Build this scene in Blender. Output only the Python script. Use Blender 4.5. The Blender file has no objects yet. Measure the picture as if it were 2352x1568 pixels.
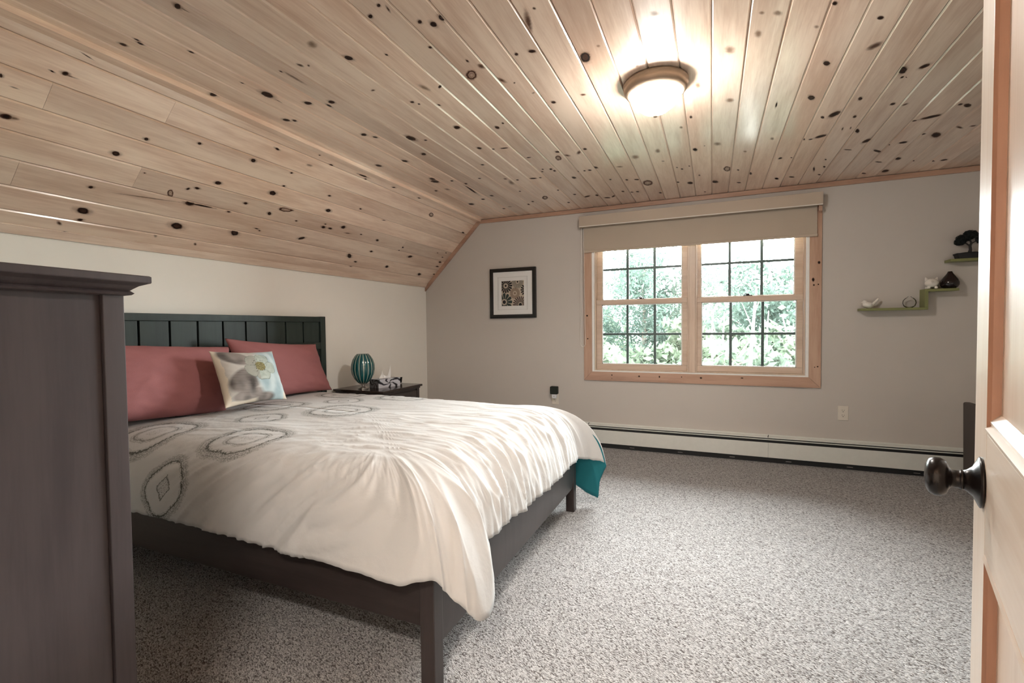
import bpy, bmesh, math, random
import numpy as np
from mathutils import Vector, Matrix, noise
random.seed(7); np.random.seed(7)
S = bpy.context.scene
COL = S.collection
R = math.radians
WORLD_L = 14.0; LAMP_E = 43.0; HALL_FILL_E = 90.0; LEAF = .52; EXPO = 2.22

# ------------------------------------------------------------ camera, world, exposure
H = 1.15
YAW, PITCH, ROLL, FPX = -0.401062, -0.0306728, -0.0103038, 1084.72
fw = Vector((math.sin(YAW)*math.cos(PITCH), math.cos(YAW)*math.cos(PITCH), math.sin(PITCH)))
rt = Vector((math.cos(YAW), -math.sin(YAW), 0)); up = rt.cross(fw)
rt2 = rt*math.cos(ROLL)+up*math.sin(ROLL); up2 = -rt*math.sin(ROLL)+up*math.cos(ROLL)
cam = bpy.data.objects.new('camera', bpy.data.cameras.new('camera'))
COL.objects.link(cam)
M = Matrix((rt2, up2, -fw)).transposed().to_4x4(); M.translation = (0, 0, H)
cam.matrix_world = M
cam.data.sensor_width = 36; cam.data.lens = FPX/2352*36; cam.data.clip_start = .02; cam.data.clip_end = 1000
S.camera = cam
S.view_settings.view_transform = 'Standard'; S.view_settings.look = 'None'
S.view_settings.gamma = 1; S.view_settings.use_curve_mapping = False
S.view_settings.exposure = EXPO
S.cycles.use_denoising = True
S.cycles.use_adaptive_sampling = True; S.cycles.adaptive_threshold = .04
S.cycles.max_bounces = 8; S.cycles.diffuse_bounces = 4; S.cycles.transparent_max_bounces = 12
S.cycles.sample_clamp_indirect = 8; S.cycles.caustics_reflective = False; S.cycles.caustics_refractive = False
W = bpy.data.worlds.new('overcast_sky'); S.world = W; W.use_nodes = True
wn = W.node_tree.nodes; wl = W.node_tree.links
bg = wn['Background']; bg.inputs['Strength'].default_value = WORLD_L
tc = wn.new('ShaderNodeTexCoord'); sx = wn.new('ShaderNodeSeparateXYZ'); rp = wn.new('ShaderNodeValToRGB')
wl.new(tc.outputs['Generated'], sx.inputs[0]); wl.new(sx.outputs['Z'], rp.inputs[0]); wl.new(rp.outputs[0], bg.inputs['Color'])
rp.color_ramp.elements[0].color = (.93, .97, 1, 1); rp.color_ramp.elements[0].position = 0
rp.color_ramp.elements[1].color = (.97, .985, 1, 1); rp.color_ramp.elements[1].position = .6
# portal that guides sampling of the sky through the window
pd = bpy.data.lights.new('window_portal', 'AREA'); pd.shape = 'RECTANGLE'; pd.size = 1.8; pd.size_y = 1.2
pd.cycles.is_portal = True
po = bpy.data.objects.new('window_portal', pd); COL.objects.link(po)
po.location = (-.165, 4.62, 1.29); po.rotation_euler = (R(-90), 0, 0)

# ------------------------------------------------------------ helpers
class MB:
    """collects faces for one mesh"""
    def __init__(s): s.v = []; s.f = []; s.mi = []; s.uv = {}
    def quad(s, a, b, c, d, m=0):
        i = len(s.v); s.v += [tuple(a), tuple(b), tuple(c), tuple(d)]; s.f.append((i, i+1, i+2, i+3)); s.mi.append(m)
    def box(s, x0, x1, y0, y1, z0, z1, m=0, M=None):
        P = [(x0,y0,z0),(x1,y0,z0),(x1,y1,z0),(x0,y1,z0),(x0,y0,z1),(x1,y0,z1),(x1,y1,z1),(x0,y1,z1)]
        s.hexa(P, m, M); return s
    def hexa(s, P, m=0, M=None):
        if M is not None: P = [tuple(M @ Vector(p)) for p in P]
        i = len(s.v); s.v += [tuple(p) for p in P]
        for q in ((0,3,2,1),(4,5,6,7),(0,1,5,4),(1,2,6,5),(2,3,7,6),(3,0,4,7)):
            s.f.append(tuple(i+k for k in q)); s.mi.append(m)
    def prism(s, prof, axis, a0, a1, m=0, M=None):
        """prof: closed list of 2D points in the other two axes (cyclic order), extruded along axis"""
        def P(p, a):
            q = {'x': (a, p[0], p[1]), 'y': (p[0], a, p[1]), 'z': (p[0], p[1], a)}[axis]
            return tuple(M @ Vector(q)) if M is not None else q
        n = len(prof); i = len(s.v)
        s.v += [P(p, a0) for p in prof]+[P(p, a1) for p in prof]
        for k in range(n):
            s.f.append((i+k, i+(k+1) % n, i+n+(k+1) % n, i+n+k)); s.mi.append(m)
        s.f.append(tuple(i+k for k in range(n))[::-1]); s.mi.append(m)
        s.f.append(tuple(i+n+k for k in range(n))); s.mi.append(m)
        return s
    def lathe(s, prof, seg=32, m=0, M=None, fx=None):
        """prof: [(r,z)...] around z"""
        i = len(s.v); n = len(prof)
        for k in range(seg):
            a = 2*math.pi*k/seg
            for (r, z) in prof:
                rr = r*(fx(a, z) if fx else 1)
                p = Vector((rr*math.cos(a), rr*math.sin(a), z))
                s.v.append(tuple(M @ p) if M is not None else tuple(p))
        for k in range(seg):
            for j in range(n-1):
                a, b = i+k*n+j, i+((k+1) % seg)*n+j
                s.f.append((a, b, b+1, a+1)); s.mi.append(m)
        if prof[0][0] > 1e-5: s.f.append(tuple(i+k*n for k in range(seg))[::-1]); s.mi.append(m)
        if prof[-1][0] > 1e-5: s.f.append(tuple(i+k*n+n-1 for k in range(seg))); s.mi.append(m)
        return s
    def tube(s, pts, r, seg=8, m=0):
        pts = [Vector(p) for p in pts]; rs = r if isinstance(r, (list, tuple)) else [r]*len(pts)
        i = len(s.v)
        for k, p in enumerate(pts):
            t = (pts[min(k+1, len(pts)-1)]-pts[max(k-1, 0)]).normalized()
            a = t.orthogonal().normalized() if k == 0 else (a - t*a.dot(t)).normalized()
            b = t.cross(a)
            for q in range(seg):
                g = 2*math.pi*q/seg; s.v.append(tuple(p+(a*math.cos(g)+b*math.sin(g))*rs[k]))
        for k in range(len(pts)-1):
            for q in range(seg):
                s.f.append((i+k*seg+q, i+k*seg+(q+1) % seg, i+(k+1)*seg+(q+1) % seg, i+(k+1)*seg+q)); s.mi.append(m)
        s.f.append(tuple(i+q for q in range(seg))[::-1]); s.mi.append(m)
        e = i+(len(pts)-1)*seg; s.f.append(tuple(e+q for q in range(seg))); s.mi.append(m)
        return s
    def build(s, name, mats, parent=None, smooth=False, bevel=0, loc=None, merge=False, seg=2):
        me = bpy.data.meshes.new(name); me.from_pydata(s.v, [], s.f)
        mats = mats if isinstance(mats, (list, tuple)) else [mats]
        for m_ in mats: me.materials.append(m_)
        me.polygons.foreach_set('material_index', s.mi)
        bm = bmesh.new(); bm.from_mesh(me)
        if merge: bmesh.ops.remove_doubles(bm, verts=bm.verts, dist=1e-5)
        bmesh.ops.recalc_face_normals(bm, faces=bm.faces); bm.to_mesh(me); bm.free()
        o = bpy.data.objects.new(name, me); COL.objects.link(o)
        if parent is not None: o.parent = parent
        if loc is not None: o.location = loc
        if smooth:
            me.polygons.foreach_set('use_smooth', [True]*len(me.polygons))
        if bevel:
            b = o.modifiers.new('bevel', 'BEVEL'); b.width = bevel; b.segments = seg; b.limit_method = 'ANGLE'; b.angle_limit = R(40)
            me.polygons.foreach_set('use_smooth', [True]*len(me.polygons))
            wn_ = o.modifiers.new('wn', 'WEIGHTED_NORMAL'); wn_.keep_sharp = True
        return o
def tag(o, label=None, cat=None, group=None, kind=None):
    if label: o['label'] = label
    if cat: o['category'] = cat
    if group: o['group'] = group
    if kind: o['kind'] = kind
    return o
def empty(name, loc, label, cat, group=None, rz=0):
    o = bpy.data.objects.new(name, None); COL.objects.link(o); o.location = loc; o.rotation_euler = (0, 0, rz)
    o.empty_display_size = .1
    return tag(o, label, cat, group)
def off(loc): return Matrix.Translation(loc)

# ---- node expression helper
class X:
    def __init__(s, nt, sock): s.nt = nt; s.s = sock
    def _m(s, op, *o, clamp=False):
        n = s.nt.nodes.new('ShaderNodeMath'); n.operation = op; n.use_clamp = clamp
        for i, a in enumerate((s,)+o):
            if isinstance(a, X): s.nt.links.new(a.s, n.inputs[i])
            else: n.inputs[i].default_value = float(a)
        return X(s.nt, n.outputs[0])
    def __add__(s, o): return s._m('ADD', o)
    __radd__ = __add__
    def __sub__(s, o): return s._m('SUBTRACT', o)
    def __rsub__(s, o): return (s*-1)+o
    def __mul__(s, o): return s._m('MULTIPLY', o)
    __rmul__ = __mul__
    def __truediv__(s, o): return s._m('DIVIDE', o)
    def abs(s): return s._m('ABSOLUTE')
    def sqrt(s): return s._m('SQRT')
    def pow(s, e): return s._m('POWER', e)
    def cos(s): return s._m('COSINE')
    def sin(s): return s._m('SINE')
    def atan2(s, o): return s._m('ARCTAN2', o)
    def max(s, o): return s._m('MAXIMUM', o)
    def min(s, o): return s._m('MINIMUM', o)
    def lt(s, o): return s._m('LESS_THAN', o)
    def gt(s, o): return s._m('GREATER_THAN', o)
    def ss(s, a, b):
        n = s.nt.nodes.new('ShaderNodeMapRange'); n.interpolation_type = 'SMOOTHSTEP'
        s.nt.links.new(s.s, n.inputs[0])
        if a < b: n.inputs[1].default_value = a; n.inputs[2].default_value = b
        else: n.inputs[1].default_value = b; n.inputs[2].default_value = a; n.inputs[3].default_value = 1; n.inputs[4].default_value = 0
        return X(s.nt, n.outputs[0])
class Mat:
    def __init__(s, name):
        s.m = bpy.data.materials.new(name); s.m.use_nodes = True; s.nt = s.m.node_tree
        s.n = s.nt.nodes; s.l = s.nt.links; s.b = s.n['Principled BSDF']; s.out = s.n['Material Output']
    def node(s, t, **k):
        n = s.n.new(t)
        for a, b in k.items(): setattr(n, a, b)
        return n
    def coord(s, kind='Object', scale=(1, 1, 1), rnd=False, rot=(0, 0, 0)):
        t = s.node('ShaderNodeTexCoord'); mp = s.node('ShaderNodeMapping'); mp.inputs['Scale'].default_value = scale
        mp.inputs['Rotation'].default_value = rot
        s.l.new(t.outputs[kind], mp.inputs[0])
        if rnd:
            oi = s.node('ShaderNodeObjectInfo'); v = s.node('ShaderNodeVectorMath', operation='SCALE'); c = s.node('ShaderNodeCombineXYZ')
            for i in range(3): s.l.new(oi.outputs['Random'], c.inputs[i])
            s.l.new(c.outputs[0], v.inputs[0]); v.inputs['Scale'].default_value = 57; s.l.new(v.outputs[0], mp.inputs['Location'])
        return mp.outputs[0]
    def noise(s, vec, scale, detail=4, rough=.55, dist=0):
        n = s.node('ShaderNodeTexNoise'); n.inputs['Scale'].default_value = scale; n.inputs['Detail'].default_value = detail
        n.inputs['Roughness'].default_value = rough; n.inputs['Distortion'].default_value = dist
        s.l.new(vec, n.inputs['Vector']); return X(s.nt, n.outputs['Fac'])
    def mix(s, fac, a, b, mode='MIX'):
        n = s.node('ShaderNodeMix', data_type='RGBA', blend_type=mode)
        for i, v in ((0, fac), (6, a), (7, b)):
            if isinstance(v, X): s.l.new(v.s, n.inputs[i])
            elif hasattr(v, 'node'): s.l.new(v, n.inputs[i])
            elif i == 0: n.inputs[0].default_value = v
            else: n.inputs[i].default_value = (*v, 1)
        return n.outputs[2]
    def col(s, c):
        if hasattr(c, 'node'): s.l.new(c, s.b.inputs['Base Color'])
        else: s.b.inputs['Base Color'].default_value = (*c, 1)
        return s
    def set(s, **k):
        for a, v in k.items():
            i = s.b.inputs[a.replace('_', ' ')]
            if isinstance(v, X): s.l.new(v.s, i)
            else: i.default_value = v
        return s
    def bump(s, h, strength, dist=.001):
        n = s.node('ShaderNodeBump'); n.inputs['Strength'].default_value = strength; n.inputs['Distance'].default_value = dist
        s.l.new(h.s, n.inputs['Height'])
        s.l.new(n.outputs[0], s.b.inputs['Normal']); return s
def plain(name, c, rough=.5, var=.06, nscale=30, bump=0, metal=0, spec=.5, dist=.001):
    m = Mat(name); v = m.coord('Object'); n = m.noise(v, nscale, 5)
    m.col(m.mix(n, [x*(1-var) for x in c], [min(1, x*(1+var)) for x in c])).set(Roughness=rough, Metallic=metal)
    m.b.inputs['Specular IOR Level'].default_value = spec
    if bump: m.bump(n, bump, dist)
    return m.m
def wood(name, light, dark, rough=.35, along='y', rnd=True, varied=.2, spec=.5, bumpy=.06, coat=0):
    m = Mat(name); sc = {'y': (14, 1, 14), 'x': (1, 14, 14), 'z': (14, 14, 1)}[along]
    v = m.coord('Object', sc, rnd)
    g = m.noise(v, 2.2, 6, .6, .35); g2 = m.noise(v, 11, 3, .5)
    v2 = m.coord('Object', {'y': (2.2, .35, 2.2), 'x': (.35, 2.2, 2.2), 'z': (2.2, 2.2, .35)}[along], rnd); g3 = m.noise(v2, 2.5, 3, .5, .6)
    f = (g*.45+g2*.18+g3*.5).ss(.42, .74)
    c = m.mix(f, light, dark)
    oi = m.node('ShaderNodeObjectInfo'); rv = X(m.nt, oi.outputs['Random'])*varied+(1-varied*.6)
    hs = m.node('ShaderNodeHueSaturation'); m.l.new(c, hs.inputs['Color']); m.l.new(rv.s, hs.inputs['Value'])
    m.col(hs.outputs[0]).set(Roughness=rough); m.b.inputs['Specular IOR Level'].default_value = spec
    if coat: m.set(Coat_Weight=coat, Coat_Roughness=.16)
    if bumpy: m.bump(g2, bumpy, .0006)
    return m.m
MT = {}
MT['wall_shaded'] = plain('wall_paint_shaded', (.54, .495, .455), .75, .015, 8, .15, dist=.0006)  # back wall's dimmer light is put into a darker copy of the paint
MT['wall'] = plain('wall_paint_lit', (.88, .845, .78), .75, .015, 8, .15, dist=.0006)  # same paint lightened, brighter light on the left wall put into its colour
MT['pine'] = wood('varnished_knotty_pine', (.90, .72, .575), (.66, .455, .335), .28, 'y', varied=.34, spec=.6, coat=.9)
MT['pine_x'] = wood('varnished_pine_trim', (.50, .31, .22), (.34, .19, .13), .35, 'x', varied=.08)
MT['pine_z'] = wood('varnished_pine_casing', (.55, .36, .26), (.40, .235, .16), .35, 'z', varied=.08)
MT['sash'] = wood('pale_pine_sash', (.66, .52, .41), (.53, .39, .29), .4, 'z', varied=.1)
MT['sash_x'] = wood('pale_pine_sash_rail', (.66, .52, .41), (.53, .39, .29), .4, 'x', varied=.1)
MT['jamb'] = plain('white_vinyl_jamb', (.80, .80, .78), .4)
MT['grille'] = plain('dark_green_window_grille', (.07, .105, .10), .4)
MT['espresso'] = wood('espresso_stained_wood', (.044, .033, .031), (.025, .018, .017), .30, 'x', varied=.1)
MT['espresso_z'] = wood('espresso_stained_upright', (.046, .035, .034), (.026, .019, .018), .34, 'z', varied=.1)
MT['headboard'] = wood('black_green_stained_board', (.026, .040, .034), (.014, .023, .020), .38, 'z', varied=.15)
MT['dresser'] = wood('dark_brown_dresser_wood', (.070, .054, .055), (.048, .036, .038), .42, 'z', varied=.05)
MT['white_enamel'] = plain('white_enamel', (.68, .68, .64), .4)
MT['black'] = plain('matte_black', (.008, .008, .009), .6)
MT['gloss_black'] = plain('gloss_black', (.006, .006, .006), .12)
MT['ivory'] = plain('ivory_plastic', (.68, .62, .54), .35)
MT['white_plastic'] = plain('white_plastic', (.8, .8, .82), .3)
MT['green_shelf'] = plain('olive_green_lacquer', (.20, .205, .075), .45, .1)
MT['shade'] = plain('taupe_shade_fabric', (.44, .365, .29), .85, .05, 600, .3)
MT['valance'] = plain('taupe_valance_fabric', (.47, .385, .305), .8, .05, 600, .3)
MT['cord'] = plain('white_cord', (.75, .73, .68), .6)
MT['teal_cloth'] = plain('teal_cotton', (.006, .15, .18), .85, .12, 300, .4)
MT['pink'] = plain('dusty_rose_cotton', (.34, .13, .13), .85, .12, 350, .5)
MT['bronze'] = plain('brushed_champagne_bronze', (.33, .25, .18), .42, .1, 60, 0, .35)
MT['nickel'] = plain('satin_nickel', (.5, .47, .44), .3, .05, 60, 0, 1)
MT['oil_bronze'] = plain('oil_rubbed_bronze', (.018, .014, .013), .27, .1, 40, 0, .5)
MT['porcelain'] = plain('white_porcelain', (.72, .68, .62), .25)
MT['vase_dark'] = plain('dark_brown_glaze', (.012, .006, .006), .12)
MT['tissue'] = plain('white_tissue', (.95, .94, .92), .9)
MT['grey_fabric'] = plain('grey_brown_upholstery', (.085, .07, .062), .9, .15, 400, .5)
MT['mat_board'] = plain('white_mat_board', (.85, .83, .81), .8, .02)
MT['mattress'] = plain('white_ticking', (.6, .58, .55), .9)
MT['bark'] = plain('grey_bark', (.09, .075, .06), .9, .3, 8, .6, dist=.02)
MT['birch'] = plain('white_birch_bark', (.62, .60, .56), .7, .15, 6)
def leafmat(name, c, v=.3):
    m = Mat(name); vec = m.coord('Object'); n = m.noise(vec, 1.3, 4)
    cc = m.mix(n.ss(.35, .65), [x*(1-v) for x in c], [x*(1+v) for x in c])
    d = m.node('ShaderNodeBsdfDiffuse'); t = m.node('ShaderNodeBsdfTranslucent'); mx = m.node('ShaderNodeMixShader')
    m.l.new(cc, d.inputs[0]); m.l.new(cc, t.inputs[0]); mx.inputs[0].default_value = .4
    m.l.new(d.outputs[0], mx.inputs[1]); m.l.new(t.outputs[0], mx.inputs[2]); m.l.new(mx.outputs[0], m.out.inputs[0])
    return m.m
MT['leaf'] = leafmat('mid_green_leaves', (.11*LEAF, .15*LEAF, .112*LEAF))
MT['leaf_light'] = leafmat('light_green_leaves', (.12*LEAF, .16*LEAF, .11*LEAF))
MT['needle'] = leafmat('blue_green_needles', (.08*LEAF, .115*LEAF, .095*LEAF))
MT['grass'] = plain('meadow_grass', (.22, .25, .20), .95, .3, 2)
MT['hill'] = plain('hazy_forest_hill', (.22, .28, .30), .95, .2, .05)  # distance haze is put into the blue-grey colour
# glass: sees through, reflects by angle
g = Mat('window_glass'); g.n.remove(g.b)
tr = g.node('ShaderNodeBsdfTransparent'); gl = g.node('ShaderNodeBsdfGlossy'); fr = g.node('ShaderNodeFresnel'); mx = g.node('ShaderNodeMixShader')
fr.inputs[0].default_value = 1.45; gl.inputs['Roughness'].default_value = .02; tr.inputs[0].default_value = (.96, .98, .97, 1)
g.l.new(fr.outputs[0], mx.inputs[0]); g.l.new(tr.outputs[0], mx.inputs[1]); g.l.new(gl.outputs[0], mx.inputs[2]); g.l.new(mx.outputs[0], g.out.inputs[0])
MT['glass'] = g.m
g2 = g.m.copy(); g2.name = 'thin_clear_glass'; MT['clear'] = g2
for n_ in g2.node_tree.nodes:
    if n_.type == 'FRESNEL': n_.inputs[0].default_value = 1.10
    if n_.type == 'BSDF_TRANSPARENT': n_.inputs[0].default_value = (.99, .99, .99, 1)
# knots: a round mark with its own rings, fading at the rim
def knot(name, core, ring, alpha, kind):
    m = Mat(name); t = m.node('ShaderNodeUVMap'); sp = m.node('ShaderNodeSeparateXYZ'); m.l.new(t.outputs[0], sp.inputs[0])
    u = X(m.nt, sp.outputs[0])-.5; v = X(m.nt, sp.outputs[1])-.5
    w = m.noise(m.coord('Object'), 55, 3)
    r = (u*u+v*v).sqrt()*2+(w-.5)*.5
    if kind == 'd': f = r.ss(.35, .95); c = m.mix(f, core, ring); a = r.ss(1.0, .6)*alpha
    elif kind == 'f': c = m.mix(r.ss(.1, .9), core, ring); a = r.ss(1.0, .1)*alpha
    else:
        f = ((r-.62).abs()).ss(.22, .04)+((r-.3).abs()).ss(.12, .02)*.35; c = m.mix(f.min(1), core, ring)
        a = r.ss(1.0, .72)*((f*.3+.7).min(1))*alpha
        if kind == 'R': a = r.ss(1.0, .8)*((f*.75+.25).min(1))*alpha
    m.col(c).set(Roughness=.5, Alpha=a); m.b.inputs['Specular IOR Level'].default_value = .15
    return m.m
KN = {'d': knot('dark_knot', (.010, .004, .003), (.13, .055, .033), .97, 'd'), 'r': knot('ringed_knot', (.05, .019, .012), (.010, .004, .003), 1, 'r'),
      'R': knot('big_ringed_knot', (.26, .13, .075), (.06, .022, .014), .95, 'R'), 'b': knot('brown_knot', (.10, .045, .026), (.20, .10, .06), .85, 'f'),
      'f': knot('faint_knot', (.22, .13, .08), (.35, .22, .14), .6, 'f')}
KN['h'] = knot('knot_halo', (.24, .12, .075), (.40, .25, .17), .62, 'f')
KM = list('drRbfh')
# carpet
m = Mat('berber_carpet'); v = m.coord('Object', (1, 1, 1), rot=(0, 0, .45)); mp = m.node('ShaderNodeMapping'); mp.inputs['Scale'].default_value = (120, 250, 110); m.l.new(v, mp.inputs[0])
nz = m.node('ShaderNodeTexNoise'); nz.inputs['Scale'].default_value = 1.2; m.l.new(mp.outputs[0], nz.inputs['Vector'])
ad = m.node('ShaderNodeVectorMath', operation='MULTIPLY_ADD'); m.l.new(nz.outputs['Color'], ad.inputs[0]); ad.inputs[1].default_value = (1.6, 1.6, 1.6); m.l.new(mp.outputs[0], ad.inputs[2])
vo = m.node('ShaderNodeTexVoronoi'); vo.inputs['Scale'].default_value = 1; m.l.new(ad.outputs[0], vo.inputs['Vector'])
dd = X(m.nt, vo.outputs['Distance']); cr = m.node('ShaderNodeSeparateColor'); m.l.new(vo.outputs['Color'], cr.inputs[0]); rn = X(m.nt, cr.outputs[0])
big = m.noise(v, 3, 3)
c1 = m.mix(rn.ss(.1, .9), (.345, .336, .33), (.60, .59, .585)); c2 = m.mix(dd.ss(.50, .80), c1, (.10, .085, .08))
m.col(m.mix(big*.15, c2, (.35, .33, .32))).set(Roughness=.95); m.b.inputs['Specular IOR Level'].default_value = .1
m.bump((dd*-1+1)+rn*.3, .8, .005)
MT['carpet'] = m.m
# ------------------------------------------------------------ the room
YB = 4.475; XL = -2.931; XR = 3.0; ZC = 2.275; YN = .15; ZK = 1.604; XK = XL+(ZC-ZK)
def struct(o, label=None): return tag(o, label, None, None, 'structure')
mb = MB(); mb.box(XL-.15, XR+.15, -1.7, YB+.15, -.12, 0)
struct(mb.build('floor', MT['carpet']), 'speckled beige berber loop carpet')
# back wall with window hole
WX0, WX1, WZ0, WZ1 = -1.07, .735, .70, 2.08
mb = MB()
for b in ((XL-.15, WX0, -.1, 2.45), (WX1, XR+.15, -.1, 2.45), (WX0, WX1, -.1, WZ0), (WX0, WX1, WZ1, 2.45)):
    mb.box(b[0], b[1], YB, YB+.15, b[2], b[3])
struct(mb.build('wall_back', MT['wall_shaded']))
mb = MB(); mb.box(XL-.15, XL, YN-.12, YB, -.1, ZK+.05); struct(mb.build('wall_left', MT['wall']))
mb = MB(); mb.box(XR, XR+.15, -1.7, YB, -.1, 2.45); struct(mb.build('wall_right', MT['wall']))
DX0, DX1 = -.70, .155
mb = MB()
for b in ((XL, DX0, -.1, 2.45), (DX1, XR, -.1, 2.45), (DX0, DX1, 2.06, 2.45)): mb.box(b[0], b[1], YN-.12, YN, b[2], b[3])
struct(mb.build('wall_front', MT['wall']))
mb = MB(); mb.box(-1.35, -1.25, -1.7, YN-.12, -.1, 2.45); struct(mb.build('wall_hall_left', MT['wall']))
mb = MB(); mb.box(-1.35, XR, -1.7, -1.6, -.1, 2.45); struct(mb.build('wall_hall_back', MT['wall']))
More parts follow.
